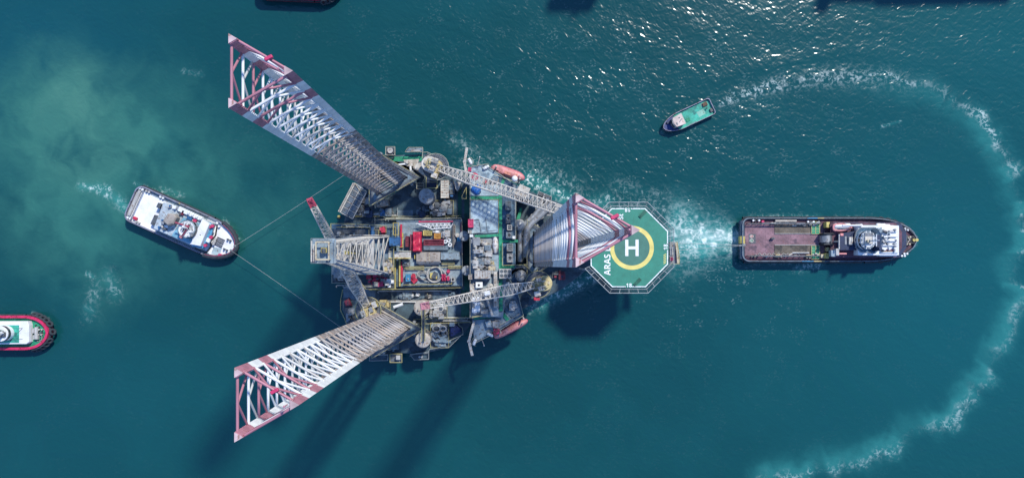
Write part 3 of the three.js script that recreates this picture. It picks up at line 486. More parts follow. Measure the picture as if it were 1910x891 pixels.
{ const o = thing('flare_boom', 'white lattice boom lying along the top of the pipe deck', 'boom', W(812, 421, 10.5).setY(9)); const y = 10.9;
  const top = [[775, 416.5], [840, 416]], bot = [[788, 421], [806, 427], [840, 424]];
  part('boom_chord', [ptube(o, 775, 417, y, 840, 416.5, y, .14)], M.white, o); part('boom_chord', [ptube(o, 780, 418, y, 806, 427, y, .14), ptube(o, 806, 427, y, 840, 424.3, y, .14)], M.white, o); part('boom_chord', ptube(o, 788, 421, 9.6, 840, 420, 9.6, .12), M.white, o);
  for (let i = 0; i < 7; i++) { const x = 792 + i * 7.5, zb = x < 806 ? 421.5 + (x - 790) * .33 : 427 - (x - 806) * .08; part('brace', ptube(o, x, 416.6, y, x + 3.7, zb, y, .08), M.white, o); part('brace', ptube(o, x + 3.7, zb, y, x + 7.4, 416.5, y, .08), M.white, o); if (i % 2) part('brace', ptube(o, x, 416.5, y, x, zb, y, .1), M.white, o); }
  part('support', [pbox(o, 795, 417, 797, 424, 9, 9.6), pbox(o, 832, 417, 834, 424, 9, 9.6)], M.lightGrey, o); }
{ const o = thing('red_pipe', 'long bright red pipe beside the white lattice boom', 'pipe', W(812, 413, 9.6).setY(9)); part('pipe_body', ptube(o, 782, 413.5, 9.75, 845, 413, 9.75, .25, 10), mat(.6, .06, .16), o); part('flange', [ptube(o, 781, 413.5, 9.75, 783, 413.5, 9.75, .35, 10), ptube(o, 836, 413, 9.75, 838, 413, 9.75, .35, 10)], M.pink, o); part('saddle', [pbox(o, 796, 411.5, 797.5, 415.5, 9, 9.5), pbox(o, 830, 411.5, 831.5, 415.5, 9, 9.5)], M.darkGrey, o); }
rack('small yellow rack of long slats below the white lattice boom', 789.5, 430, 805, 438.5, 9, 1.2, M.yellow, 4, { floor: M.darkGrey });
rack('orange slatted crate in a white frame right of the yellow rack', 810, 435.5, 821, 444.5, 9, 1.3, M.orange, 6, { floor: M.brown, across: true, name: 'slatted_crate', cat: 'crate' });
machinery('tangle of thin white pipes right of the orange crate', 823, 430, 841, 443, 9, 21, [M.white, M.lightGrey, M.steel], { base: M.darkGrey, h: .9, n: 22 });
machinery('white pipe fittings just above the orange crate', 808, 429, 821, 435, 9, 22, [M.white, M.lightGrey], { base: M.darkGrey, h: .8, n: 9 });
rack('long open maroon bin with white edges on the pipe deck', 791, 447.5, 827, 456.5, 9, 1.3, M.darkRed, 2, { floor: M.darkRed, name: 'open_bin', cat: 'bin', t: .35 });
for (const [x, z, l] of [[830.5, 450.5, 'lower left'], [836.5, 448, 'upper'], [839, 456.5, 'lowest']]) { const o = thing('hose_reel', 'white round reel, ' + { 'lower left': 'left one', upper: 'top right one', lowest: 'lowest one' }[l] + ' of three by the maroon bin', 'reel', W(x, z, 10.2).setY(9)); part('drum', [new THREE.TorusGeometry(.5, .17, 8, 18).rotateX(Math.PI / 2).translate(0, 1.05, 0), cyl(.5, .5, 1, 0, 0, 0, 14)], M.white, o); part('core', cyl(.22, .22, 1.16, 0, 0, 0, 10), M.darkGrey, o); }
{ const o = thing('round_tub', 'white round tub above the sky blue barrel at the right edge of the pipe deck', 'tub', W(853, 438.5, 10.6).setY(9)); part('shell', cyl(.62, .66, 1.5, 0, 0, 0, 18), M.white, o); part('lid', cyl(.66, .6, .12, 0, 1.5, 0, 18), M.offWhite, o); }
container('sky blue barrel box at the right edge of the pipe deck', 853, 442.5, 858.5, 449.5, 9, 10.2, mat(.08, .45, .75), { cat: 'box', name: 'deck_box' });
{ const o = thing('pipe_stack', 'brown grey stack of beams standing at the right of the pipe deck', 'beam stack', W(848, 438, 10).setY(9)); for (let i = 0; i < 4; i++) part('beam', pbox(o, 844.3 + i * 1.4, 418 + (i % 2) * 2, 845.4 + i * 1.4, 462 - i * 3, 9, 10 - (i % 2) * .2), [M.tarp, M.darkGrey, M.tarp, M.grey][i], o); }
{ const o = thing('covered_stack', 'large load under a beige grey tarpaulin in the middle of the pipe deck', 'covered load', W(798, 482, 11).setY(9));
  const g = pbox(o, 776, 470, 821, 488, 9, 11); part('tarpaulin', g, M.tarp, o); for (let i = 0; i < 4; i++) part('plank', bar(L(o, 776 + i * 2, 489 + i * 1.5, 10.5 - i * .3), L(o, 822 - i, 488.5 + i * 1.4, 10.5 - i * .3), .35, .3), i % 2 ? M.tarp : M.lightGrey, o); for (const x of [792, 800]) part('strap', pbox(o, x, 470, x + 1, 487, 10.98, 11.04, false), M.cream, o); part('yellow_marker', pbox(o, 772.5, 475, 774, 483, 9, 10.4), M.yellow, o); }
container('pale blue grey container right of the beige tarpaulin', 822, 470.5, 857, 484, 9, 11.2, M.paleBlue, { rib: M.paleBlue });
container('low blue grey container above the beige tarpaulin', 790, 458.5, 836, 466, 9, 10.2, M.blueGrey);
rack('yellow laddered walkway above the blue tank at the lower left of the pipe deck', 757, 497, 790, 502.5, 9.1, .8, M.rail, 16, { across: true, name: 'ladder_walkway', cat: 'walkway', t: .14 });
rack('yellow laddered walkway right of the beige tarpaulin', 824, 488, 847, 493, 9.1, .8, M.rail, 11, { across: true, name: 'ladder_walkway', cat: 'walkway', t: .14 });
rack('yellow laddered walkway at the far right below the pale container', 836, 496, 862, 500.5, 9.1, .7, M.rail, 9, { across: true, name: 'ladder_walkway', cat: 'walkway', t: .14 });
{ const o = thing('blue_tank', 'small bright blue tank at the lower left of the pipe deck', 'tank', W(760, 518, 11).setY(9)); part('body', pbox(o, 756, 511, 765, 525, 9, 11), M.brightBlue, o); part('rib', [pbox(o, 756, 515, 765, 515.8, 10.98, 11.06, false), pbox(o, 756, 520, 765, 520.8, 10.98, 11.06, false)], M.blue, o); part('filler_cap', cyl(.25, .25, .3, .2, 2, .3, 10), M.lightGrey, o); }
machinery('small white and red machine right of the bright blue tank', 767, 511, 775, 526, 9, 23, [M.red, M.white, M.lightGrey, M.pink], { h: 1, n: 9 });
{ const o = thing('hose_coil', 'large pale grey coil of hose with loose end on the pipe deck', 'hose', W(810, 513, 10).setY(9)); const r = rng(4);
  for (let k = 0; k < 3; k++) { const pts = []; for (let i = 0; i < 14; i++) { const a = i / 14 * 6.283, R = 12 + k * .9; const v = L(o, 810 + R * Math.cos(a), 512 + (R + .6) * Math.sin(a), 10); v.y = .25 + k * .3 + .15 * Math.sin(a * 2 + k); pts.push(v); } part('hose_loop', pipe(pts, .2, true, 7, 60), k === 1 ? M.steel : M.lightGrey, o); }
  part('hose_end', pipe([L(o, 803, 501, 10), L(o, 815, 498, 10), L(o, 827, 505, 9.8), L(o, 832, 512, 9.6)], .18, false, 7), M.lightGrey, o); }
{ const o = thing('hose_coil', 'smaller dark grey coil of hoses left of the large pale coil', 'hose', W(788, 513, 10).setY(9)); for (let k = 0; k < 3; k++) { const pts = []; for (let i = 0; i < 12; i++) { const a = i / 12 * 6.283; const v = L(o, 787 + k + (9.5 - k) * Math.cos(a), 513 + (8.5 - k * 1.6) * Math.sin(a) + k, 10); v.y = .25 + .3 * k; pts.push(v); } part('hose_loop', pipe(pts, .17, true, 7, 48), k ? M.grey : M.lightGrey, o); } part('hose_end', pipe([L(o, 780, 506, 10), L(o, 778, 512, 10.3), L(o, 786, 520, 10), L(o, 800, 526, 9.6)], .15, false, 7), M.grey, o); }
machinery('yellow tools inside the large hose coil', 803, 507, 818, 520, 9, 24, [M.yellow, M.yellow, M.lightGrey, M.darkGrey], { base: false, h: .7, n: 11 });
for (const [i, x] of [[0, 824], [1, 828.5]]) { const o = thing('gas_cylinder', i ? 'bright red upright bottle rack, right of two by the hose coil' : 'bright red upright bottle rack, left of two by the hose coil', 'bottles', W(x, 518, 10.6).setY(9)); for (let k = 0; k < 4; k++) { const v = L(o, x + (k % 2) * 1.4, 513 + k * 3, 10.6); part('bottle', [cyl(.3, .3, 1.4, v.x, 0, v.z, 10), cyl(.28, .08, .3, v.x, 1.4, v.z, 10)], M.pink, o); } part('rack', pbox(o, x - 1.5, 511, x + 3, 525, 9, 9.25), M.red, o); }
container('small bright red box right of the gas bottles', 833.5, 515, 838, 523, 9, 10.2, M.pink, { cat: 'box', name: 'deck_box' });
{ const o = thing('red_drum', 'small round red drum above the red box on the pipe deck', 'drum', W(836, 506, 10.2).setY(9)); part('shell', cyl(.5, .5, 1.1, 0, 0, 0, 14), M.pink, o); part('rim', new THREE.TorusGeometry(.5, .06, 6, 16).rotateX(Math.PI / 2).translate(0, 1.1, 0), M.red, o); }
container('grey box with a dark opening at the lower right of the pipe deck', 841, 517, 848, 525, 9, 10.4, M.lightGrey, { cat: 'box', name: 'deck_box', extra: (o, w, h, d) => part('opening', bx(w * .5, .06, d * .5, 0, h - .03, 0), M.black, o) });
machinery('dark frame with a box at the upper left of the hose area', 752, 484, 764, 496, 9, 25, [M.darkGrey, M.blueGrey, M.grey], { h: 1, n: 10 });
for (const [k, z0, n, y, x0, x1] of [[0, 396, 4, 5.4, 650, 740], [1, 406, 3, 6.2, 700, 850], [2, 538, 4, 5.6, 690, 850], [3, 560, 3, 5.5, 700, 850], [4, 592, 5, 5.5, 800, 880], [5, 420, 3, 11.2, 622, 700], [6, 532, 3, 10.4, 626, 720]]) { const o = thing('pipe_bundle', ['pale parallel pipes beside the foot of the gridded platform', 'pale parallel pipes just above the pipe deck', 'pale parallel pipes just below the pipe deck', 'pale parallel pipes along the blue strip above the cream silo', 'pale parallel pipes along the lower cross walkway', 'pale parallel pipes on the side deck above the derrick', 'pale parallel pipes on the side deck below the derrick'][k], 'pipes', W(x0, z0, y)); const r = rng(90 + k); for (let i = 0; i < n; i++) { const a = x0 + r() * 25, b = x1 - r() * 35, z = z0 + i * 1.7, j = z + (r() < .5 ? 4 : -4); part('pipe_run', pipe([L(o, a, j, y), L(o, a + 1, z, y), L(o, (a + b) / 2, z, y), L(o, b, z, y), L(o, b + 1, j, y - .2)], .1 + .09 * r(), false, 6, 40), [M.lightGrey, M.railPale, M.paleBlue, M.steel, M.white][Math.floor(r() * 5)], o); } part('pipe_support', [.2, .5, .8].map(t => { const v = L(o, x0 + (x1 - x0) * t, z0 + n * .8, y); return bx(.2, .5, n * .32, v.x, -.6, v.z); }), M.darkGrey, o); }
// ---- main deck, upper left part
machinery('grey engine block in a yellow railed pit right of the grey silo', 802, 374, 846, 404, 5, 31, [M.grey, M.darkGrey, M.blueGrey, M.steel, M.lightGrey], { h: 2.2, n: 64, rail: M.rail });
container('pale grey long box above the railed engine pit', 822, 336, 837, 369, 5, 8.5, M.offWhite, { rib: M.grey });
machinery('dark blue machinery right of the pale grey long box', 838, 338, 848, 370, 5, 32, [M.blueGrey, M.blue, M.darkGrey], { h: 2, n: 14 });
{ const o = thing('grey_hopper', 'pale pointed hopper near the foot of the upper right crane boom', 'hopper', W(853, 350, 9).setY(5)); part('body', pplate(o, [[847, 338], [860, 340], [858, 350], [853, 356], [849, 352]], 5, 9, .1), M.offWhite, o); part('lid', cyl(.4, .4, .4, 0, 4, -1, 12), M.lightGrey, o); }
{ const o = thing('grey_housing', 'pale grey rounded housing between the upper left leg and the yellow crane cab', 'housing', W(784, 312, 9).setY(5)); part('body', pplate(o, [[769, 313], [777, 304], [787, 303], [790, 318], [790, 328], [783, 322]], 5, 9, .25), M.offWhite, o); part('vent', cyl(.5, .5, .6, .3, 4, .2, 12), M.grey, o); }
rack('open yellow railed pit in front of the upper crane', 794, 329, 815, 350, 5, 1.6, M.rail, 2, { floor: M.navy, name: 'railed_pit', cat: 'pit', t: .16 });
rack('dark open hatch with pale rails left of the yellow railed pit', 777, 341, 790, 352, 5, 1.4, M.railPale, 2, { floor: M.darkGrey, name: 'railed_pit', cat: 'pit', t: .14 });
{ const o = thing('white_pipe', 'white T shaped pipe standing between leg and pale housing', 'pipe', W(763, 317, 8).setY(5)); part('pipe_run', ptube(o, 737, 308, 8, 758, 305.5, 8, .32, 10), M.white, o); part('pipe_run', ptube(o, 765, 310, 8, 767, 330, 8, .36, 10), M.white, o); part('valve_block', [rb(1.8, 3, 1.6, L(o, 764, 305, 8).x, 0, L(o, 764, 305, 8).z), cyl(.8, .6, .9, L(o, 760, 302, 8).x, 2.8, L(o, 760, 302, 8).z)], M.offWhite, o); part('flange', cyl(.6, .6, 3.2, L(o, 768, 336, 8).x, 0, L(o, 768, 336, 8).z), M.white, o); }
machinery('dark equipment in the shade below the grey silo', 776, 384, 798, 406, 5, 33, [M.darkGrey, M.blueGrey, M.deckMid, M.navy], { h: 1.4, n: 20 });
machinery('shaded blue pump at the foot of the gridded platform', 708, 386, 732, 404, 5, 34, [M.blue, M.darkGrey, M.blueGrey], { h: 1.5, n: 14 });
machinery('dark pipework between the gridded platform and the upper left leg', 664, 366, 694, 404, 5, 35, [M.darkGrey, M.blueGrey, M.grey, M.navy], { h: 1.8, n: 34 });
{ const o = thing('beige_housing', 'beige grey winch housing at the lower corner of the upper left leg', 'winch', W(714, 378, 9).setY(5)); part('body', pplate(o, [[698, 373], [722, 371], [724, 383], [702, 386]], 5, 8.6, .15), M.tankCream, o); part('drum', ptube(o, 708, 378, 9, 718, 375, 9, .9, 12), M.lightGrey, o); part('bracket', [bar(L(o, 698, 372, 9), L(o, 700, 388, 8.8), .3, .4), bar(L(o, 695, 372, 9), L(o, 706, 373, 9), .5, .3)], M.cream, o); }
// ---- main deck, lower left part
machinery('white and grey mud pumps in the yellow frame right of the cream silo', 802, 568, 834, 592, 5, 41, [M.white, M.lightGrey, M.steel, M.grey, M.darkGrey], { h: 2.6, n: 40, rail: M.rail });
machinery('blue grey hoses and pumps in the lower yellow frame', 803, 602, 837, 648, 5, 42, [M.blueGrey, M.steel, M.deckMid, M.grey, M.paleBlue], { h: 1.8, n: 54, rail: M.rail });
for (const [k, z] of [[0, 612], [1, 626], [2, 634]]) { const o = thing('hose_bend', ['big hose ring in the lower yellow frame', 'upper wavy pale blue hose in the lower yellow frame', 'lower wavy pale blue hose in the lower yellow frame'][k], 'hose', W(814, z, 7).setY(5)); if (!k) { for (const [R, x] of [[7, 814], [6, 826]]) part('hose_loop', pipe(Array.from({ length: 12 }, (_, i) => L(o, x + R * Math.cos(i * .5236), 613 + R * .8 * Math.sin(i * .5236), 7)), .35, true, 8, 40), M.steel, o); part('coupling', cyl(.5, .5, 1.4, 0, 1.4, 0), M.darkGrey, o); } else { part('hose_run', pipe([[806, 0], [811, 5], [817, 3], [821, 7], [827, 5], [832, 2]].map(p => L(o, p[0], z + p[1] - 3, 7)), .38, false, 8, 36), M.paleBlue, o); part('coupling', cyl(.5, .5, 1.3, L(o, 806, z - 3, 7).x, 1, L(o, 806, z - 3, 7).z, 10), M.lightGrey, o); } }
{ const o = thing('blue_tarpaulin', 'dark blue tarpaulin over gear right of the lower yellow frame', 'tarpaulin', W(848, 616, 7).setY(5)); part('cover', pplate(o, [[839, 610], [850, 606], [860, 613], [860, 618], [846, 626], [840, 628]], 5, 6.8, .3), M.navyTarp, o); part('box', pbox(o, 838, 602, 848, 609, 5, 7.4), M.paleBlue, o); railing(o, [[838, 635], [864, 623], [863, 611], [856, 606], [856, 600]], 5.1, M.railPale); }
machinery('grey machinery beneath the upper end of the lower left leg', 706, 562, 728, 582, 5, 43, [M.railPale, M.tankCream, M.grey, M.gold], { h: 2.5, n: 16, rail: M.rail });
{ const o = thing('white_pipe', 'white pipe pointing right from the top of the lower left leg', 'pipe', W(742, 570, 10).setY(5)); part('pipe_body', ptube(o, 734, 573, 10, 751, 567, 10, .5, 10), M.white, o); part('support', pbox(o, 736, 571, 739, 574, 5, 9.6), M.grey, o); }
machinery('dark grey stacked panels on the railed corner left of the lower crane', 642, 574, 660, 604, 5, 44, [M.darkGrey, M.grey, M.blueGrey], { h: 1.2, n: 22 });
{ const o = thing('maroon_tarpaulin', 'maroon tarpaulin on the railed corner left of the lower crane boom', 'tarpaulin', W(648, 563, 6).setY(5)); part('cover', pplate(o, [[641, 562], [650, 556], [656, 570], [643, 571]], 5, 6.2, .3), M.darkRed, o); part('strap', pbox(o, 648, 557, 649, 570, 5, 6.26), M.darkGrey, o); }
machinery('bits of gear along the dark deck above the cream silo', 792, 545, 806, 558, 5, 45, [M.gold, M.darkGrey, M.blueGrey, M.tankCream], { h: 1, n: 9 });
machinery('white pipe pieces lying on the blue deck strip below the pipe deck', 742, 545, 786, 556, 5, 46, [M.lightGrey, M.paleBlue, M.deckMid, M.white], { base: false, h: .5, n: 12 });
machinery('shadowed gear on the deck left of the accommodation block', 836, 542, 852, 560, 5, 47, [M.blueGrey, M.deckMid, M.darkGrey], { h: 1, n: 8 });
machinery('greyish valves beneath the lower edge of the lower left leg', 722, 634, 742, 656, 5, 48, [M.railPale, M.lightGrey, M.darkGrey, M.deckMid], { base: false, h: 1.4, n: 20 });

// ---------------------------------------------------------------- accommodation block
{
  const y = 15, o = thing('accommodation_block', 'accommodation block with pale blue roofs and green walkways in the right half of the rig', 'building', W(905, 460, y).setY(5));
  part('wall', pplate(o, [[876, 344], [962, 344], [962, 500], [945, 512], [945, 545], [938, 592], [878, 592]], 5, 14.5, .1), M.blueGrey, o);
  part('wing_wall', pplate(o, [[873, 318], [880, 310], [905, 306], [958, 342], [996, 364], [990, 372], [876, 366]], 5, 13.9, .1), M.deckBlue, o);
  part('wing_wall', pplate(o, [[880, 590], [940, 590], [946, 520], [962, 506], [966, 545], [974, 588], [925, 622], [884, 640]], 5, 11.8, .1), M.deckBlue, o);
  const R = (n, pts, m, h = .3, yy = y) => part(n, pplate(o, pts, yy - .5, yy + h - .3), m, o);
  R('roof_panel', [[878, 373], [929, 373], [929, 433], [878, 436]], M.roof); R('roof_panel', [[878, 344], [930, 344], [931, 365], [878, 365]], M.roof); R('roof_panel', [[874, 319], [880, 312], [905, 308], [931, 325], [931, 343], [878, 343]], M.roof, .3, 14.3);
  R('roof_panel', [[878, 446], [930, 444], [930, 590], [879, 590]], M.deckGrey); R('roof_panel', [[937, 366], [960, 366], [960, 446], [937, 446]], M.deckBlue); R('roof_panel', [[937, 453], [961, 453], [961, 494], [937, 494]], M.deckBlue); R('roof_panel', [[932, 326], [958, 344], [958, 365], [934, 365]], M.deckBlue, .3, 14.3);
  R('roof_panel', [[882, 597], [922, 594], [938, 580], [960, 596], [922, 618], [884, 639]], M.paleBlue, .3, 12.2); R('roof_panel', [[946, 528], [966, 560], [972, 588], [954, 594], [940, 578], [940, 530]], M.deckMid, .3, 12.2);
  const Gw = (pts, yy = y) => part('green_walkway', pplate(o, pts, yy - .4, yy + .06), M.deckGreen, o);
  Gw([[878, 366], [930, 366], [930, 371.5], [878, 371.5]]); Gw([[930.5, 362], [936.5, 362], [936.5, 506], [930.5, 506]]); Gw([[885, 438.5], [930, 436], [930, 441], [887, 443.5]]); Gw([[937, 447], [966, 447], [966, 452], [937, 452]]); Gw([[937, 495], [960, 495], [960, 500], [937, 500]]); Gw([[930.5, 508], [937, 508], [938, 580], [931, 580]]); Gw([[884, 591], [931, 586], [938, 580], [951, 596], [946, 599], [936, 588], [922, 592], [884, 596]], 12.6); Gw([[938, 330], [943, 333], [936, 352], [932, 349]], 14.4);
  railing(o, [[877, 344], [877, 592]], 15, M.railPale); railing(o, [[962, 366], [962, 446]], 15, M.railPale); railing(o, [[878, 372.5], [930, 372.5]], 15, M.rail, false, .05); railing(o, [[930, 373], [930, 435]], 15, M.rail, false, .05); railing(o, [[937, 453], [937, 495], [984, 493]], 15, M.rail); railing(o, [[880, 590], [900, 588], [880, 592]], 15, M.rail); railing(o, [[874, 319], [880, 311], [905, 307], [956, 342]], 14, M.railPale); railing(o, [[884, 640], [924, 620], [976, 588], [966, 548], [950, 520]], 12, M.railPale); railing(o, [[862, 366], [870, 350], [870, 371], [862, 371]], 13, M.rail, true);
  part('roof_cable', [ptube(o, 885, 410, 15.1, 893, 409, 15.1, .08), ptube(o, 893, 409, 15.1, 897, 432, 15.1, .08), ptube(o, 906, 408, 15.1, 909, 432, 15.1, .07), ptube(o, 880, 436, 15.1, 926, 429, 15.1, .06)], M.darkGrey, o);
  part('light_mast', [ptube(o, 912, 396, 15, 912, 396, 18.5, .1), ptube(o, 910, 396, 18.4, 914, 396, 18.4, .1)], M.white, o);
}
{ const y = 15, G = [M.lightGrey, M.steel, M.offWhite, M.grey];
  container('hot pink red box at the left edge of the pale blue roof', 873, 408.5, 883, 424, 14.5, 17, M.pink, { cat: 'box', name: 'deck_box' });
  container('pale box just below the hot pink red box', 873, 426, 880, 434.5, 14.5, 16, M.lightGrey, { cat: 'box', name: 'deck_box' });
  { const o = thing('pink_dome', 'round pink red cover on the upper wing of the accommodation block', 'dome', W(885, 328.5, 15).setY(14.1)); const g = new THREE.SphereGeometry(7.2 * S(15), 24, 10, 0, Math.PI * 2, 0, Math.PI / 2); g.scale(1, .6, 1); part('cover', g, M.pink, o); part('skirt', cyl(7.3 * S(15), 7.3 * S(15), .25, 0, 0, 0, 24), M.red, o); }
  { const o = thing('blue_tarpaulin', 'bright blue crumpled tarpaulin on the roof under the crane boom', 'tarpaulin', W(888, 352, 16).setY(15)); const g = new THREE.SphereGeometry(1.5, 24, 12, 0, Math.PI * 2, 0, Math.PI / 2), p = g.attributes.position; for (let i = 0; i < p.count; i++) { const s = .8 + .5 * fbm(p.getX(i) * 1.4 + 5, p.getZ(i) * 1.4 + 8, 3); p.setXYZ(i, p.getX(i) * s, p.getY(i) * .7 * s, p.getZ(i) * s); } g.computeVertexNormals(); part('cover', g, mat(.02, .16, .58, { roughness: .5 }), o); part('drum', cyl(.6, .6, .6, .9, 0, .7, 14), M.blue, o); }
  container('small red locker under the upper crane boom', 905, 333, 911, 341, 14.1, 15.8, M.red, { cat: 'locker', name: 'deck_locker' }); container('small pink red locker at the top left corner of the accommodation wing', 873, 312, 879, 319, 14.1, 15.4, M.pink, { cat: 'locker', name: 'deck_locker' });
  container('beige locker right of the red locker under the crane boom', 911, 334, 915, 340, 14.1, 15.6, M.cream, { cat: 'locker', name: 'deck_locker' });
  const raft = (label, px, py, a, yy) => { const o = thing('life_raft_canister', label, 'life raft', W(px, py, yy + 1).setY(yy), a); part('canister', new THREE.CapsuleGeometry(.48, 1.1, 5, 14).rotateZ(Math.PI / 2).translate(0, .8, 0), M.white, o); part('strap', [-.4, .4].map(x => new THREE.TorusGeometry(.49, .05, 6, 16).rotateY(Math.PI / 2).translate(x, .8, 0)), M.grey, o); part('cradle', [bx(.15, .5, 1.1, -.5, 0, 0), bx(.15, .5, 1.1, .5, 0, 0)], M.grey, o); part('cradle_rail', pipe([V(-1, .5, .6), V(-.9, .6, -.8), V(.9, .6, -.8), V(1, .5, .6)], .07, false, 6), M.railPale, o); };
  raft('white life raft canister beside the upper davit arm', 876.5, 300.5, -1.1, 14); raft('white life raft canister left of the upper lifeboat', 906.5, 312, .5, 14); raft('white life raft canister by the lower davit arm', 885, 638, 1.2, 12); raft('white life raft canister left of the lower lifeboat', 914, 624, -.45, 12);
  const arm = (label, pts, yy) => { const o = thing('davit_arm', label, 'davit', W(pts[1][0], pts[1][1], yy)); for (let i = 0; i + 1 < pts.length; i++) part('arm_beam', bar(L(o, pts[i][0], pts[i][1], yy + (i ? .2 : 0)), L(o, pts[i + 1][0], pts[i + 1][1], yy + (i + 1) * .3), .75, .6), M.offWhite, o); part('hinge', cyl(.5, .5, 1, 0, -.4, 0, 12), M.lightGrey, o); part('foot', tube(V(0, -4, 0), V(0, 0, 0), .3, 8), M.grey, o); };
  arm('white bent davit arm sticking up from the upper edge of the rig', [[870, 324], [866.5, 302], [871, 275]], 15); arm('white bent davit arm sticking down from the lower edge of the rig', [[884, 600], [874.5, 636], [881, 663]], 13);
  const strutOut = (label, a, b, yy) => { const o = thing('outrigger_pole', label, 'pole', W(...a, yy)); part('pole', tube(V(0, 0, 0), L(o, ...b, yy + .5), .1, 6), M.lightGrey, o); part('tip', cyl(.16, .16, .3, L(o, ...b, yy).x, .35, L(o, ...b, yy).z, 8), M.white, o); };
  strutOut('thin grey pole pointing out between the two upper life rafts', [890, 311], [895, 293], 14); strutOut('thin grey pole pointing down between the lower life rafts', [896, 626], [903, 644], 12);
  // satellite dome
  { const o = thing('satellite_dome', 'white round satellite dome above the lower end of the upper lifeboat', 'dome', W(960, 333, 17.5).setY(14)); part('dome', new THREE.SphereGeometry(.88, 24, 16).translate(0, 3.3, 0), M.paintWhite, o); part('pedestal', cyl(.3, .3, 2.6, 0, 0, 0, 10), M.lightGrey, o); part('seam', new THREE.TorusGeometry(.885, .03, 5, 24).rotateX(Math.PI / 2).translate(0, 3.2, 0), M.lightGrey, o); }
  { const o = thing('roof_hut', 'plain cream square roof beside the upper crane boom', 'hut', W(977, 356, 15.5).setY(11)); part('roof', pplate(o, [[971, 343.5], [990, 351.5], [980, 371], [960, 362]], 15.1, 15.5, .08), M.offWhite, o); part('wall', pplate(o, [[972.5, 345.5], [988, 352], [979.5, 369], [963, 361.5]], 11, 15.1), M.lightGrey, o); part('gutter', bar(L(o, 971, 343, 15.3), L(o, 960, 361, 15.3), .2, .2), M.tankCream, o); }
  { const o = thing('open_basket', 'dark open cage with boxes hung over the sea beside the upper crane boom', 'cage', W(1013, 371, 10)); const P = [[1005, 356.5], [1029, 366.5], [1026, 387], [998, 376.5]]; part('floor_plate', pplate(o, P, 9.6, 9.8), M.darkGrey, o); const f = []; for (let i = 0; i < 4; i++) { const a = P[i], b = P[(i + 1) % 4]; for (const yy of [9.8, 11, 12]) f.push(bar(L(o, ...a, yy), L(o, ...b, yy), .16, .16)); f.push(ptube(o, ...a, 9.7, ...a, 12, .1)); } part('frame', f, M.grey, o); part('divider', [bar(L(o, 1001, 366, 11), L(o, 1027, 377, 11), .25, .6), bar(L(o, 1016, 361, 11), L(o, 1010, 381, 11), .5, .9)], M.lightGrey, o); part('box', [pbox(o, 1018, 368, 1025, 376, 9.8, 11.2)], M.steel, o); part('box', pbox(o, 1003, 372, 1009, 378, 9.8, 10.8), M.blueGrey, o); }
  // air conditioners down the right side
  const ac = (label, x0, z0, x1, z1, fan, m = M.blueGrey) => container(label, x0, z0, x1, z1, 15, 17, m, { cat: 'air conditioner', name: 'air_conditioner', extra: (o, w, h, d) => { if (fan) { part('fan_ring', new THREE.TorusGeometry(Math.min(w, d) * .3, .08, 6, 20).rotateX(Math.PI / 2).translate(0, h + .05, 0), M.steel, o); part('fan', cyl(Math.min(w, d) * .27, Math.min(w, d) * .27, .05, 0, h - .03, 0, 16), M.black, o); } else part('grille', Array.from({ length: 6 }, (_, i) => bx(w * .8, .08, .09, 0, h - .03, -d * .35 + d * .14 * i)), M.darkGrey, o); } });
  ac('dark air conditioner, topmost of the column right of the green walkway', 943, 375, 954, 391, false); ac('air conditioner with a dark fan below the topmost one', 943.5, 399, 953, 416, true, M.darkGrey); ac('pale small air conditioner box beside the domed tank', 946, 419, 955, 429, false, M.offWhite); ac('blue grey air conditioner, lowest of the upper column', 944, 432.5, 955.5, 444, true);
  ac('grille topped air conditioner, upper of the pair below the green cross walkway', 945.5, 454.5, 957, 468.5, false, M.grey); ac('grille topped air conditioner, lower of the pair below the green cross walkway', 945.5, 472.5, 957, 489, true, M.grey);
  container('small white box at the right edge of the roof above the green cross walkway', 956, 440, 961, 445, 15, 16.2, M.paintWhite, { cat: 'box', name: 'deck_box' }); container('small white box right of the walkway between fans and railings', 945, 526, 950, 530.5, 12.3, 13.5, M.paintWhite, { cat: 'box', name: 'deck_box' }); container('small white box below the exhaust end at the left edge of the roof', 876, 437, 882, 442, 15, 16.4, M.paintWhite, { cat: 'box', name: 'deck_box' });
  { const o = thing('fan_cooler', 'square cooler with six round black fans', 'cooler', W(942.5, 510, 17).setY(15)); part('body', pbox(o, 931, 501, 954, 519.5, 15, 17), M.lightGrey, o); for (let i = 0; i < 6; i++) { const c = L(o, 935.5 + (i % 3) * 7.2, 505.8 + Math.floor(i / 3) * 8, 17); part('fan_well', cyl(.46, .46, .06, c.x, 1.98, c.z, 18), M.black, o); part('fan_blade', [0, .785, 1.57, 2.356].map(a => bx(.8, .03, .1, c.x, 2.05, c.z, a)), M.blueGrey, o); part('fan_guard', new THREE.TorusGeometry(.48, .05, 5, 18).rotateX(Math.PI / 2).translate(c.x, 2.05, c.z), M.grey, o); } }
  { const o = thing('canopy', 'glossy white rounded canopy left of the long green walkway', 'canopy', W(923.5, 457, 17).setY(15)); const g = new THREE.SphereGeometry(1, 24, 14, 0, Math.PI * 2, 0, Math.PI / 2); g.scale(6.3 * S(17), 1.6, 16.5 * S(17)); part('cover', g, mat(.86, .87, .88, { roughness: .25 }), o); part('frame', [-1.2, 0, 1.2].map(z => new THREE.TorusGeometry(1.03, .06, 5, 16, Math.PI).scale(6 * S(17) * Math.sqrt(1 - (z / 2.8) ** 2), 1.58 * Math.sqrt(1 - (z / 2.8) ** 2), 1).translate(0, 0, z)), M.lightGrey, o); part('base', rb(2, .3, 5.2), M.navy, o); }
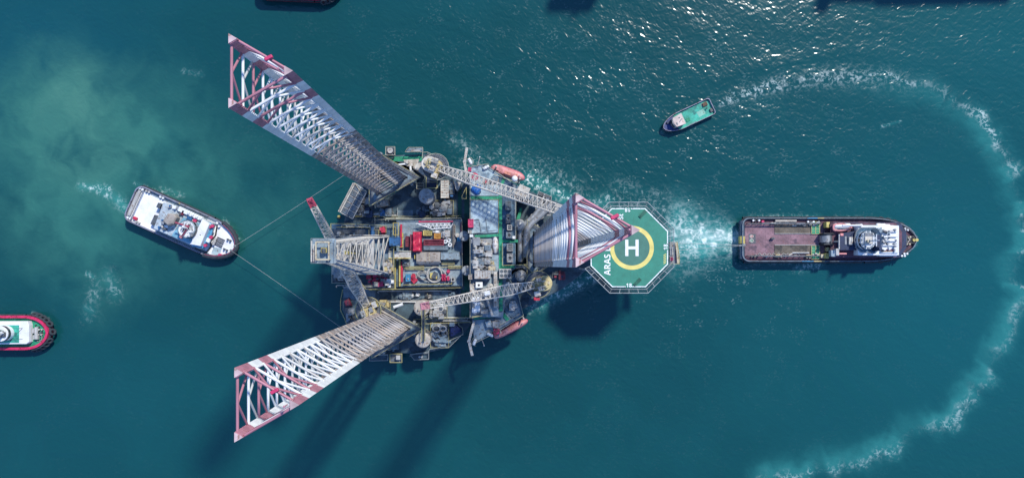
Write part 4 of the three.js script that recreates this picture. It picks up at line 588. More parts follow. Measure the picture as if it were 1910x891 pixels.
  container('long pale grey air handler box above the white generator', 885, 504, 915, 519.5, 15, 18, M.lightGrey, { cat: 'air handler', name: 'air_handler', rib: M.tarp }); container('small beige box left of the long air handler', 873.5, 512, 882, 521, 14.5, 16.5, M.tarp, { cat: 'box', name: 'deck_box' });
  machinery('grey ducts and pipes on the roof left of the white canopy', 880, 446, 918, 480, 15, 51, [M.lightGrey, M.steel, M.grey, M.offWhite, M.blueGrey], { base: M.grey, h: 2, n: 42 });
  machinery('grey pipes and valves on the roof above the long air handler', 880, 482, 916, 502, 15, 52, [M.lightGrey, M.steel, M.grey, M.blueGrey, M.darkGrey], { base: M.blueGrey, h: 1.5, n: 38 });
  for (const [i, x0, z0, x1, z1] of [[0, 889, 452, 886, 468], [1, 887, 482, 891, 500]]) { const o = thing('roof_duct', i ? 'pale sloping duct above the long air handler' : 'pale upright duct at the top left of the machinery roof', 'duct', W(x0, z0, 16.5).setY(15)); part('duct', ptube(o, x0, z0, 16.5, x1, z1, 16.2, .45, 12), M.lightGrey, o); part('hood', rb(1.3, 1.6, 1.3, L(o, x1, z1, 16.5).x, 0, L(o, x1, z1, 16.5).z), M.offWhite, o); }
  machinery('yellow pipes beside the long green walkway above the fans', 914, 484, 921, 506, 15, 53, [M.gold, M.cream, M.grey], { base: false, h: .8, n: 14 });
  { const o = thing('generator', 'white box with a round black hole in its top', 'generator', W(893, 531.5, 17.5).setY(15)); part('body', pbox(o, 887, 526, 900, 537, 15, 17.5), M.paintWhite, o); const c = L(o, 893, 531.5, 17.5); part('exhaust_hole', cyl(.3, .3, .05, c.x, 2.48, c.z, 16), M.black, o); part('collar', new THREE.TorusGeometry(.33, .06, 6, 18).rotateX(Math.PI / 2).translate(c.x, 2.52, c.z), M.lightGrey, o); part('skid', bx(2.4, .2, 2.1, 0, -.02, 0), M.grey, o); }
  const round = (label, px, py, r, m) => { const o = thing('round_vent', label, 'vent', W(px, py, 16.5).setY(15)); part('drum', cyl(r, r, 1.3, 0, 0, 0, 20), m, o); part('cap', cyl(r * 1.06, r * .6, .25, 0, 1.3, 0, 20), m, o); part('rib', [bx(r * 1.8, .08, .12, 0, 1.52, 0, .5), bx(r * 1.8, .08, .12, 0, 1.52, 0, 2.1)], M.grey, o); };
  round('round pale vent right of the white box with the hole', 914.5, 534, .85, M.offWhite); round('round pale vent below the lower crane boom', 897, 570.5, .85, M.offWhite);
  container('grey box below the round vent under the lower crane boom', 897, 576.5, 910.5, 585, 15, 16.8, M.grey, { cat: 'box', name: 'deck_box' });
  { const o = thing('sloping_pipe', 'pale sloping pipe below the lower crane boom', 'pipe', W(912, 570, 16).setY(15)); part('pipe_body', ptube(o, 907, 553, 16, 918, 588, 16.4, .4, 10), M.lightGrey, o); part('support', pbox(o, 911, 568, 914, 571, 15, 15.8), M.grey, o); }
  { const o = thing('roof_beam', 'long pale beam running down beside the green walkway', 'beam', W(924, 543, 16).setY(15)); part('beam', pbox(o, 920.5, 506, 927.5, 574, 15, 16.4), M.lightGrey, o); for (let i = 0; i < 6; i++) part('cover_strip', pbox(o, 921.5, 508 + i * 11, 926.5, 516 + i * 11, 16.38, 16.5, false), i % 2 ? M.tarp : M.offWhite, o); part('rail', ptube(o, 929, 510, 16, 929, 574, 16, .08), M.railPale, o); }
  machinery('white pipes between the lower crane boom and the roof corner', 880, 552, 896, 588, 15, 54, [M.white, M.lightGrey, M.blueGrey, M.grey], { base: M.blueGrey, h: 1, n: 24 });
  machinery('grey pipes left of the pale vent', 880, 524, 886, 548, 15, 55, [M.offWhite, M.tankCream, M.lightGrey], { base: false, h: 1, n: 12 }); machinery('small gear between the two round vents', 900, 538, 919, 552, 15, 56, [M.lightGrey, M.blueGrey, M.grey], { base: false, h: 1, n: 14 });
  machinery('heap of grey drums on the lower wing deck right of the green walkway', 950, 564, 962, 578, 12.2, 57, [M.lightGrey, M.grey, M.steel], { base: false, h: .8, n: 14 }); machinery('pale bundles on the deck left of the lower lifeboat', 906, 598, 928, 612, 12.2, 58, [M.lightGrey, M.paleBlue, M.steel], { base: false, h: .7, n: 13 }); machinery('cream gear at the inner edge of the lower lifeboat', 920, 596, 932, 612, 12.2, 59, [M.railPale, M.tankCream, M.grey], { base: false, h: 1.2, n: 18 });
  machinery('grey bits on the pale blue wing roof beside the upper lifeboat', 916, 330, 931, 342, 14.1, 60, [M.grey, M.steel, M.brown, M.blueGrey], { base: false, h: 1, n: 10 }); machinery('red covered gear left of the lower lifeboat', 918, 612, 930, 622, 12, 61, [M.darkRed, M.pink, M.grey], { base: false, h: 1, n: 9 });
}
// lifeboats in their davits
function lifeboat(label, a, b, width, y, flip) {
  const A = W(...a, y + 2), B = W(...b, y + 2), l = A.distanceTo(B), w = width * S(y + 2), o = thing('lifeboat', label, 'lifeboat', A.clone().add(B).multiplyScalar(.5).setY(y), -Math.atan2(B.z - A.z, B.x - A.x), 'lifeboats in their davits');
  delete o.userData.group;
  const g = new THREE.SphereGeometry(1, 30, 18), p = g.attributes.position;
  for (let i = 0; i < p.count; i++) { const x = p.getX(i), yy = p.getY(i), z = p.getZ(i), q = Math.sign(x) * Math.pow(Math.abs(x), .5), k = x < 0 ? Math.pow(Math.abs(z), .7) * Math.sign(z) : z; p.setXYZ(i, q * l / 2, 1.4 + yy * (yy > 0 ? 1.25 : 1.4), k * w / 2 * (x < -.2 ? 1.08 : 1)); } g.computeVertexNormals();
  part('hull', g, M.salmon, o);
  part('cockpit', rb(1.3, .7, 1.2, -l * .32, 2.4, 0), M.salmon, o); part('window', bx(.9, .18, 1.26, -l * .32, 2.75, 0), M.glass, o); part('hatch', rb(2, .12, .9, 0, 2.58, flip * .3), mat(.78, .30, .22), o); part('hatch', rb(.8, .12, .8, l * .25, 2.5, 0), mat(.80, .36, .28), o);
  part('fender_line', pipe(Array.from({ length: 20 }, (_, i) => { const t = i / 20 * 6.283; return V(Math.sign(Math.cos(t)) * Math.pow(Math.abs(Math.cos(t)), .62) * l / 2 * 1.01, 1.4, Math.sin(t) * w / 2 * 1.04); }), .1, true, 6, 60), M.pink, o);
  for (const s of [-.38, .34]) part('hook', [tube(V(l * s, 2.4, 0), V(l * s, 3.2, 0), .16), rb(.4, .5, .4, l * s, 3, 0)], M.steel, o);
  return o;
}
lifeboat('salmon red enclosed lifeboat hanging at the upper edge of the rig', [917, 311], [978, 332], 17, 11, 1);
lifeboat('salmon red enclosed lifeboat in its cradle at the lower edge of the rig', [922, 629], [984, 597], 13, 9, -1);
function davitFrame(label, pts, y) { const o = thing('lifeboat_davit', label, 'davit', W(...pts[0], y)); for (const p of pts) { const a = L(o, ...p, y), b = L(o, p[0] + p[2], p[1] + p[3], y + 2); part('davit_beam', bar(a, b, .3, .4), M.offWhite, o); part('davit_post', tube(V(a.x, -4, a.z), a, .18), M.grey, o); part('winch', rb(1, .8, .8, a.x, 0, a.z), M.steel, o); } part('tie_bar', tube(L(o, pts[0][0], pts[0][1], y + .2), L(o, pts[1][0], pts[1][1], y + .2), .1), M.cream, o); return o; }
davitFrame('white lifeboat davit beams at the upper lifeboat', [[921, 325, 5, -15], [966, 341, 4, -8]], 14.5); davitFrame('white lifeboat davit beams at the lower lifeboat', [[930, 608, 4, 12], [970, 585, 7, 9]], 12.5);
// big exhaust pipes and gap equipment left of the forward leg
for (const [i, r, pts] of [[0, .8, [[1014, 386], [1004, 393], [995, 404], [985, 412], [973, 424], [969, 436], [970, 460], [970, 487]]], [1, .95, [[1030, 380], [1018, 392], [1008, 402], [994, 414], [983, 428], [981, 445], [981, 462], [980, 478]]]]) {
  const o = thing('exhaust_pipe', i ? 'thick bent grey pipe curving down, nearer the leg beside the helideck' : 'thick bent grey pipe curving down, farther from the leg beside the helideck', 'pipe', W(980, 440, 12).setY(5));
  part('pipe_body', pipe(pts.map((p, k) => L(o, ...p, 12 + (i ? .4 : 0) - (k > 6 ? 1.2 : 0))), r, false, 12, 60), M.steel, o); part('flange', [pts[2], pts[5]].map(p => { const c = L(o, ...p, 12 + .4 * i); return new THREE.TorusGeometry(r * 1.08, .12, 6, 16).rotateX(Math.PI / 2).rotateZ(0).translate(c.x, c.y, c.z); }), M.lightGrey, o);
  part('support', [pbox(o, pts[4][0] - 2, pts[4][1] - 2, pts[4][0] + 2, pts[4][1] + 2, 5, 11.4), pbox(o, pts[6][0] - 2, pts[6][1] - 2, pts[6][0] + 2, pts[6][1] + 2, 5, 11)], M.darkGrey, o);
}
machinery('grey duct junction between the cream hut and the leg beside the helideck', 1000, 382, 1028, 402, 9, 71, [M.steel, M.lightGrey, M.grey, M.tankGrey], { base: M.grey, h: 2, n: 26 });
{ const o = thing('green_tube', 'short green walkway stub on the dark deck below the crane boom', 'walkway', W(968, 397, 9).setY(5)); part('walkway', pplate(o, [[970, 387], [974, 388], [970, 408], [963, 409]], 8.6, 9), M.deckGreen, o); part('post', [ptube(o, 969, 398, 5, 969, 398, 8.8, .25), ptube(o, 966, 405, 5, 966, 405, 8.8, .25)], M.darkGrey, o); }
machinery('dark gear on the narrow deck left of the forward leg', 985, 440, 992, 492, 5, 72, [M.darkGrey, M.grey, M.blueGrey, M.railPale], { h: 1.5, n: 24 });
machinery('dark deck gear with red pieces below the forward leg', 1030, 506, 1056, 520, 5, 73, [M.darkGrey, M.darkRed, M.navy], { h: 1, n: 14 });
container('small red frame hung at the lower right edge of the rig', 996, 548, 1007, 560, 7, 9, M.red, { cat: 'cage', name: 'red_cage' }); raftLike();
function raftLike() { const o = thing('life_raft_canister', 'white life raft canister under the yellow crane house', 'life raft', W(1009, 546, 10).setY(9), .5); part('canister', new THREE.CapsuleGeometry(.5, 1.1, 5, 14).rotateZ(Math.PI / 2).translate(0, .8, 0), M.white, o); part('cradle', [bx(.15, .5, 1.1, -.5, 0, 0), bx(.15, .5, 1.1, .5, 0, 0)], M.grey, o); }
{ const o = thing('link_walkway', 'yellow railed walkway winding between the fans and the lower right crane', 'walkway', W(985, 505, 12).setY(5)); part('walkway', pplate(o, [[962, 495], [976, 494], [984, 500], [992, 508], [988, 512], [976, 500], [962, 501]], 11.6, 11.9), M.grate, o); railing(o, [[962, 494], [978, 494], [987, 501], [994, 510], [1000, 508], [1003, 500], [1006, 499]], 11.9, M.rail); for (const p of [[970, 498], [986, 506]]) part('post', ptube(o, ...p, 5, ...p, 11.7, .2), M.darkGrey, o); }
// ---------------------------------------------------------------- pedestal cranes
function crane(label, base, tip, yB, yT, w0, w1, opt = {}) {
  const c = W(...base, yB), o = thing('pedestal_crane', label, 'crane', c.clone().setY(5)), T = L(o, ...tip, yT), O = V(0, yB - 5, 0);
  const d = T.clone().sub(O), hd = V(d.x, 0, d.z).normalize(), sd = V(-hd.z, 0, hd.x), ang = -Math.atan2(hd.z, hd.x), hm = opt.house ?? M.gold;
  part('pedestal', [cyl(1.5, 1.3, yB - 6.4, 0, 0, 0, 20), cyl(1.3, 2, 1, 0, yB - 6.6, 0, 20)], M.offWhite, o);
  part('turntable', [cyl(2.2, 2.2, .5, 0, yB - 5.9, 0, 24)], M.gold, o);
  const hp = hd.clone().multiplyScalar(-1.9); part('machinery_house', plate(Array.from({ length: 14 }, (_, i) => { const t = i / 13 * Math.PI - Math.PI / 2; const v = hp.clone().addScaledVector(hd, -Math.cos(t) * 2.1).addScaledVector(sd, Math.sin(t) * 2.2); return [v.x, v.z]; }).concat([[2.2, 1], [2.2, -1]].map(([s, q]) => { const v = hp.clone().addScaledVector(hd, s).addScaledVector(sd, q * 2.2); return [v.x, v.z]; })), yB - 5.4, yB - 3, [], .12), hm, o);
  const cp = sd.clone().multiplyScalar((opt.side ?? 1) * 2.6).addScaledVector(hd, .8), cab = part('cab', rb(1.9, 2.2, 1.5, cp.x, yB - 5.4, cp.z, ang), opt.cab ?? M.yellow, o); part('window', rb(.9, 1, 1.54, cp.x + hd.x * .55, yB - 4.5, cp.z + hd.z * .55, ang, .02), M.glass, cab); part('roof_plate', bx(1.8, .08, 1.4, cp.x, yB - 3.2, cp.z, ang), opt.cabRoof ?? M.lightGrey, cab);
  { const e = hp.clone().addScaledVector(sd, -1.2).addScaledVector(hd, 1.4); part('engine_hood', rb(1.8, .9, 1.3, e.x, yB - 3.02, e.z, ang), M.grey, o); const f = hp.clone().addScaledVector(sd, 1.3).addScaledVector(hd, 1.6); part('engine_hood', rb(1.5, .7, 1.1, f.x, yB - 3.02, f.z, ang), M.steel, o); part('roof_vent', cyl(.5, .5, .5, hp.x - hd.x * .9, yB - 3.02, hp.z - hd.z * .9, 14), M.cream, o); }
  part('winch_drum', tube(hp.clone().addScaledVector(sd, -1.3).setY(yB - 2.6), hp.clone().addScaledVector(sd, 1.3).setY(yB - 2.6), .65, 14), M.gold, o);
  const pl = part('service_platform', plate(Array.from({ length: 20 }, (_, i) => [3.9 * Math.cos(i * .31416), 3.9 * Math.sin(i * .31416)]), yB - 6.1, yB - 5.95, [Array.from({ length: 20 }, (_, i) => [2 * Math.cos(-i * .31416), 2 * Math.sin(-i * .31416)])]), M.grate, o);
  { const [a, b] = railGeos(Array.from({ length: 20 }, (_, i) => [3.9 * Math.cos(i * .31416), 3.9 * Math.sin(i * .31416)]), yB - 5.95, true, 1.1, .06); part('guard_rail', [a, b], opt.rail ?? M.rail, pl); }
  // gantry and boom
  const gt = V(0, yB - 5 + 4.2, 0).addScaledVector(hd, -1.6);
  part('gantry', [-1, 1].flatMap(s => [tube(O.clone().addScaledVector(sd, s * 1.2).addScaledVector(hd, 1), gt.clone().addScaledVector(sd, s * .7), .14), tube(V(0, yB - 8, 0).addScaledVector(sd, s * 1.2).addScaledVector(hd, -3).setY(yB - 5), gt.clone().addScaledVector(sd, s * .7), .14)]), hm === M.yellow ? M.gold : M.offWhite, o);
  const st = O.clone().addScaledVector(hd, 1.2), D = T.clone().sub(st), len = D.length(), up = sd.clone().cross(D).normalize(); if (up.y < 0) up.negate();
  const wid = t => t < .22 ? w0 * (.55 + .45 * t / .22) : w0 + (w1 - w0) * (t - .22) / .78, hei = t => (t < .22 ? .35 + .65 * t / .22 : t > .75 ? 1 - (t - .75) * 2.6 : 1) * (opt.h ?? 1.5);
  const P = (t, s, u) => st.clone().addScaledVector(D, t).addScaledVector(sd, s * wid(t) / 2).addScaledVector(up, u * hei(t) / 2);
  const n = Math.round(len / 1.35), lace = [], end = opt.red ?? .12, nr = Math.round(n * (1 - end));
  for (let i = 0; i < nr; i++) { const t0 = i / n, t1 = (i + 1) / n, tm = (t0 + t1) / 2; for (const u of [-1, 1]) { lace.push(tube(P(t0, -1, u), P(tm, 1, u), .1, 5), tube(P(tm, 1, u), P(t1, -1, u), .1, 5)); } if (i % 2) for (const s of [-1, 1]) lace.push(tube(P(t0, s, -1), P(t1, s, 1), .07, 5)); lace.push(tube(P(t0, -1, 1), P(t0, 1, 1), .07, 5)); }
  const boom = part('boom', lace, M.boom, o);
  for (const s of [-1, 1]) for (const u of [-1, 1]) part('boom_chord', [tube(P(0, s, u), P(.22, s, u), .19, 7), tube(P(.22, s, u), P(nr / n, s, u), .19, 7)], M.boom, boom);
  const tipG = []; for (const s of [-1, 1]) for (const u of [-1, 1]) tipG.push(tube(P(nr / n, s, u), P(1, s, u), .14, 7)); for (let i = nr; i < n; i++) for (const u of [-1, 1]) tipG.push(tube(P(i / n, -1, u), P((i + 1) / n, 1, u), .08, 5), tube(P(i / n, 1, u), P((i + 1) / n, -1, u), .08, 5)); tipG.push(bar(P(nr / n, 0, -.9), P(1, 0, -.9), w1 * .9, .12));
  part('boom_tip', tipG, opt.tip ?? M.legRed, boom); part('sheave', tube(P(.99, -.8, 0), P(.99, .8, 0), .38, 12), opt.tip ?? M.lightGrey, boom);
  if (opt.box) part('lamp_box', rb(1.6, .7, 1.2, ...P(opt.box, .2, 1.4).toArray(), ang), M.white, boom);
  part('pendant_line', [-1, 1].map(s => tube(gt.clone().addScaledVector(sd, s * .6), P(.93, s * .6, 1.2), .05, 5)), M.grey, o);
  return o;
}
crane('cream crane at the upper edge with its long boom laid to the right', [812, 311], [1060, 397], 20, 25.5, 3.0, 2.6, { house: M.boom, cab: M.yellow, side: 1, cabRoof: M.offWhite, rail: M.railPale, tip: M.boom, h: 1.8 });
crane('yellow crane at lower left with its boom rising to a red tip', [686, 578], [576, 370], 16, 36, 3.4, 1.4, { side: 1, tip: mat(.60, .09, .16), red: .08, box: .43 });
crane('yellow crane at lower right with its boom laid left to a pink tip', [1004, 530], [784, 572], 19, 23.5, 3.2, 1.7, { side: -1, cab: M.grey, tip: M.legRed, red: .1, box: .42 });
{ const o = thing('crane_platform', 'curved cream railed platform with clutter around the upper crane', 'platform', W(828, 302, 14)); part('deck_plate', pplate(o, [[790, 292], [797, 285], [822, 296], [832, 308], [820, 326], [800, 320]], 13.6, 13.8), M.grate, o); railing(o, [[788, 296], [789, 285], [797, 284.5], [820, 295], [830, 306], [831, 315]], 13.8, M.railPale); for (const p of [[800, 292], [824, 308]]) part('post', ptube(o, ...p, 5, ...p, 13.6, .3), M.grey, o); }
machinery('cream and brown drums packed on the curved platform of the upper crane', 802, 293, 826, 310, 13.8, 81, [M.tankCream, M.cream, M.brown, M.offWhite, M.gold], { base: false, h: 1.3, n: 34 });

// ---------------------------------------------------------------- helideck
const font = await new FontLoader().loadAsync('fonts/droid/droid_sans_bold.typeface.json');
function text(s, size, rot, x, y, z, dep = .03) { const g = new TextGeometry(s, { font, size, depth: dep, curveSegments: 4, bevelEnabled: false }); g.computeBoundingBox(); const b = g.boundingBox; g.translate(-(b.min.x + b.max.x) / 2, -(b.min.y + b.max.y) / 2, 0); g.rotateX(-Math.PI / 2); g.rotateY(rot); g.translate(x, y, z); return g; }
{
  const y = 22, o = thing('helideck', 'green octagonal helideck with a yellow ring and white H at the right of the rig', 'helideck', W(1174, 462, y));
  const O = [[1141.5, 388.5], [1203.5, 388.5], [1246, 431], [1246, 492.5], [1204.5, 535], [1142.5, 535], [1102.5, 495.5], [1102, 429]];
  const off = (k) => O.map(([x, z]) => { const dx = x - 1174, dz = z - 462, l = Math.hypot(dx, dz); return [x + dx / l * k, z + dz / l * k]; });
  const h = y - o.position.y, P = (pts, a, b, holes) => plate(poly(o, pts, y), a, b, holes);
  part('deck_plate', P(off(1), -.6, 0), M.heliGreen, o);
  part('white_border', P(off(.4), .004, .02, [poly(o, off(-1.45), y).reverse()]), M.paintWhite, o);
  const c = L(o, 1179, 462, y), circ = (r, cw) => Array.from({ length: 64 }, (_, i) => { const a = (cw ? -1 : 1) * i / 64 * 6.28319; return [c.x + r * Math.cos(a), c.z + r * Math.sin(a)]; }), s = S(y);
  part('inner_disc', plate(circ(33 * s), .004, .012), M.heliGrey, o); part('yellow_ring', plate(circ(41 * s), .004, .02, [circ(33.1 * s, true)]), M.heliYellow, o);
  const hx = 9.6 * s, hz = 15.3 * s; part('letter_h', [bx(5.8 * s, .02, hz * 2, c.x - hx, .014, c.z), bx(5.8 * s, .02, hz * 2, c.x + hx, .014, c.z), bx(hx * 2 - 5.8 * s, .019, 5.4 * s, c.x, .014, c.z)], M.paintWhite, o);
  const seams = []; for (let k = 0; k < 24; k++) { const a = k / 24 * 6.283 + .05; seams.push(bar(V(c.x + 41.5 * s * Math.cos(a), .004, c.z + 41.5 * s * Math.sin(a)), V(c.x + 62 * s * Math.cos(a), .004, c.z + 62 * s * Math.sin(a)), .05, .01)); } part('seam_lines', seams, mat(.06, .28, .18), o);
  const tx = (str, px, pz, size, rot) => { const v = L(o, px, pz, y); part('lettering', text(str, size, rot, v.x, .01, v.z), M.paintWhite, o); };
  tx('ARAS D', 1133, 486, 1.8, Math.PI / 2); tx('St', 1158.5, 404, 1.3, Math.PI / 2);
  for (const [px, pz, rot] of [[1171, 391.5, Math.PI], [1173.5, 532, 0], [1242, 460.5, Math.PI / 2]]) { const v = L(o, px, pz, y); part('number_patch', bx(rot === Math.PI / 2 ? 1.3 : 1.8, .012, rot === Math.PI / 2 ? 1.8 : 1.3, v.x, .012, v.z), M.heliGreen, o); part('number', text('18', 1.15, rot, v.x, .02, v.z), M.paintWhite, o); }
  for (let i = 0; i < 6; i++) part('hazard_stripe', bar(V(L(o, 1238, 0, y).x, .01, L(o, 0, 476 + i * 3.2, y).z), V(L(o, 1243, 0, y).x, .01, L(o, 0, 473 + i * 3.2, y).z), .18, .02), M.heliYellow, o);
  for (const [px, pz, a] of [[1199, 399, .8], [1189, 526, .8]]) { const v = L(o, px, pz, y); part('wind_sock_mat', [bx(2.6, .25, .9, v.x, .01, v.z, a), cyl(.1, .05, .5, v.x - .6, .2, v.z + .6, 6)], M.deckDarkGreen, o); }
  // safety net frames: eight bays round the edge
  const netm = mat(.46, .52, .54), inn = off(1.2), out = off(12.5);
  for (let i = 0; i < 8; i++) {
    if (i === 6) continue; const a = inn[i], b = inn[(i + 1) % 8], A = out[i], B = out[(i + 1) % 8], lp = (p, q, t) => [p[0] + (q[0] - p[0]) * t, p[1] + (q[1] - p[1]) * t], g = [];
    g.push(tube(L(o, ...A, y - .3), L(o, ...B, y - .3), .1), tube(L(o, ...lp(a, A, .3), y - .4), L(o, ...lp(b, B, .3), y - .4), .07)); const n = 4; for (let k = 0; k <= n; k++) g.push(tube(L(o, ...lp(a, b, k / n), y - .5), L(o, ...lp(A, B, k / n), y - .3), .08)); part('net_frame', g, netm, o);
    const wires = []; for (let k = 1; k < 8; k++) wires.push(tube(L(o, ...lp(a, A, k / 8), y - .42), L(o, ...lp(b, B, k / 8), y - .42), .018, 3)); for (let k = 0; k < 24; k++) wires.push(tube(L(o, ...lp(a, b, k / 24), y - .42), L(o, ...lp(A, B, k / 24), y - .38), .018, 3)); part('net_mesh', wires, M.darkGrey, o, 'stuff');
  }
  for (let i = 0; i < 8; i++) { const g = [], a = off(.55)[i], b = off(.55)[(i + 1) % 8]; for (let k = 0; k < 4; k++) { const v = L(o, a[0] + (b[0] - a[0]) * (k + .5) / 4, a[1] + (b[1] - a[1]) * (k + .5) / 4, y); g.push(cyl(.1, .08, .14, v.x, .02, v.z, 8)); } part('edge_lamps', g, M.darkGrey, o, 'stuff'); }
  // support truss down to the hull
  for (const [px, pz, qx, qz] of [[1120, 440, 1080, 450], [1120, 485, 1080, 480], [1160, 410, 1085, 430], [1160, 515, 1080, 500], [1215, 440, 1095, 455], [1215, 485, 1095, 475]]) part('support_strut', tube(L(o, px, pz, y - .6), L(o, qx, qz, 4.5), .35, 8), M.lightGrey, o);
  part('under_girder', [bar(L(o, 1105, 440, y - 1), L(o, 1242, 440, y - 1), .4, .7), bar(L(o, 1105, 485, y - 1.02), L(o, 1242, 485, y - 1.02), .4, .7)], M.lightGrey, o);
}
{ const y = 20, o = thing('access_platform', 'grey platform with yellow rails and a red box at the right edge of the helideck', 'platform', W(1256, 475, y)); part('floor_plate', pplate(o, [[1248, 451], [1261, 451], [1264, 466], [1264, 491], [1248, 491]], y - .2, y), M.grey, o); part('side_frame', [bar(L(o, 1261, 452, y + .8), L(o, 1263, 466, y + .8), .5, .4), bar(L(o, 1263, 466, y + .8), L(o, 1265, 491, y + .8), .5, .4)], M.cream, o); part('red_box', pbox(o, 1249.5, 479, 1256.5, 486, y, y + 1), M.pink, o); part('grey_box', pbox(o, 1250, 460, 1256, 476, y, y + .7), M.lightGrey, o); railing(o, [[1262, 451], [1266, 478], [1266, 492], [1248, 492]], y, M.rail); part('bracket', [ptube(o, 1250, 455, y - .2, 1240, 455, y + 1.2, .15), ptube(o, 1250, 488, y - .2, 1240, 486, y + 1.2, .15)], M.grey, o); }
{ const o = thing('mooring_buoy', 'small yellow ball buoy in the water left of the gridded platform', 'buoy', W(630.5, 404, 1).setY(0)); part('float', new THREE.SphereGeometry(.52, 18, 12).translate(0, .3, 0), M.yellow, o); part('ring', new THREE.TorusGeometry(.16, .05, 6, 14).translate(0, .9, 0), M.grey, o); }

// ---------------------------------------------------------------- vessels (built along x, bow towards +x)
function outline(Ln, B, bl, pw, sr, k = 1) { // deck edge, anticlockwise seen from above; k shrinks it
  const half = [], n = 14; for (let i = 0; i <= 6; i++) { const a = i / 6 * Math.PI / 2; half.push([-Ln / 2 + sr * (1 - Math.cos(a)), B / 2 - sr + sr * Math.sin(a)]); }
  for (let i = 0; i <= n; i++) { const t = i / n; half.push([Ln / 2 - bl + bl * t, B / 2 * Math.pow(1 - Math.pow(t, pw), .58)]); }
  const all = [...half, ...half.slice(0, -1).reverse().map(([x, z]) => [x, -z])]; return all.map(([x, z]) => [x * (1 - (1 - k) * B / Ln), z * k]);
}
function vesselHull(o, c) { // c: L,B,bl,pw,sr, deck, rim, keel heights, materials
  const g = [], lv = [[c.keel, .8], [0, .94], [c.deck, 1]], N = outline(c.L, c.B, c.bl, c.pw, c.sr).length;
  const pos = [], rings = lv.map(([y, k]) => outline(c.L, c.B, c.bl, c.pw, c.sr, k).map(([x, z]) => [x, y, z]));
  for (let r = 0; r < 2; r++) for (let i = 0; i < N; i++) { const a = rings[r][i], b = rings[r][(i + 1) % N], d = rings[r + 1][i], e = rings[r + 1][(i + 1) % N]; pos.push(...a, ...d, ...b, ...b, ...d, ...e); }
  const hg = new THREE.BufferGeometry(); hg.setAttribute('position', new THREE.Float32BufferAttribute(pos, 3)); hg.computeVertexNormals(); hg.setAttribute('uv', new THREE.Float32BufferAttribute(new Float32Array(pos.length / 3 * 2), 2));
  part('hull', hg, c.side, o);
  const rev = p => p.slice().reverse();
  part('deck_plate', plate(rev(outline(c.L, c.B, c.bl, c.pw, c.sr, .985)), c.deck - .3, c.deck), c.deckM, o);
  const w = c.rimW ?? .3; const inner = outline(c.L, c.B, c.bl, c.pw, c.sr, 1 - 2 * w / c.B);
  part('bulwark', plate(rev(outline(c.L, c.B, c.bl, c.pw, c.sr, 1.0)), c.deck - .6, c.rim, [inner.slice()]), c.rimM, o);
  if (c.fender) part('fender_belt', pipe(outline(c.L, c.B, c.bl, c.pw, c.sr, 1.01).map(([x, z]) => V(x, c.fendY ?? c.deck - .2, z)), c.fender, true, 8, 120), M.rubber, o);
}
function tyres(o, c, list, r = .75) { // list of outline parameters: [x, side]
  const ol = outline(c.L, c.B, c.bl, c.pw, c.sr, 1.0);
  for (const f of list) { const i = f * (ol.length - 1), k = Math.floor(i), t = i - k, a = ol[k], b = ol[(k + 1) % ol.length], x = a[0] + (b[0] - a[0]) * t, z = a[1] + (b[1] - a[1]) * t, an = Math.atan2(b[0] - a[0], -(b[1] - a[1])), nx = -(b[1] - a[1]), nz = b[0] - a[0], l = Math.hypot(nx, nz);
    const g = new THREE.TorusGeometry(r * .66, r * .34, 8, 16); g.rotateX(-.5); g.rotateY(Math.atan2(nx / l, nz / l)); g.translate(x + nx / l * r * .5, c.deck - r * .3, z + nz / l * r * .5); part('tyre_fender', g, M.rubber, o); }
}
const bollards = (o, list, y, m, r = .28) => list.forEach(([x, z]) => part('bollard', [-.45, .45].flatMap(d => [cyl(r, r, .7, x + d, y, z, 10), cyl(r * 1.25, r * 1.25, .12, x + d, y + .7, z, 10)]), m, o));
function railOn(o, pts, y, m, closed = false, par = o) { const [a, b] = railGeos(pts, y, closed, 1, .05); part('guard_rail', [a, b], m, par); }
const tub = (x, y, z, r, h, m, name, o) => part(name, [cyl(r, r, h, x, y, z, 16)], m, o);

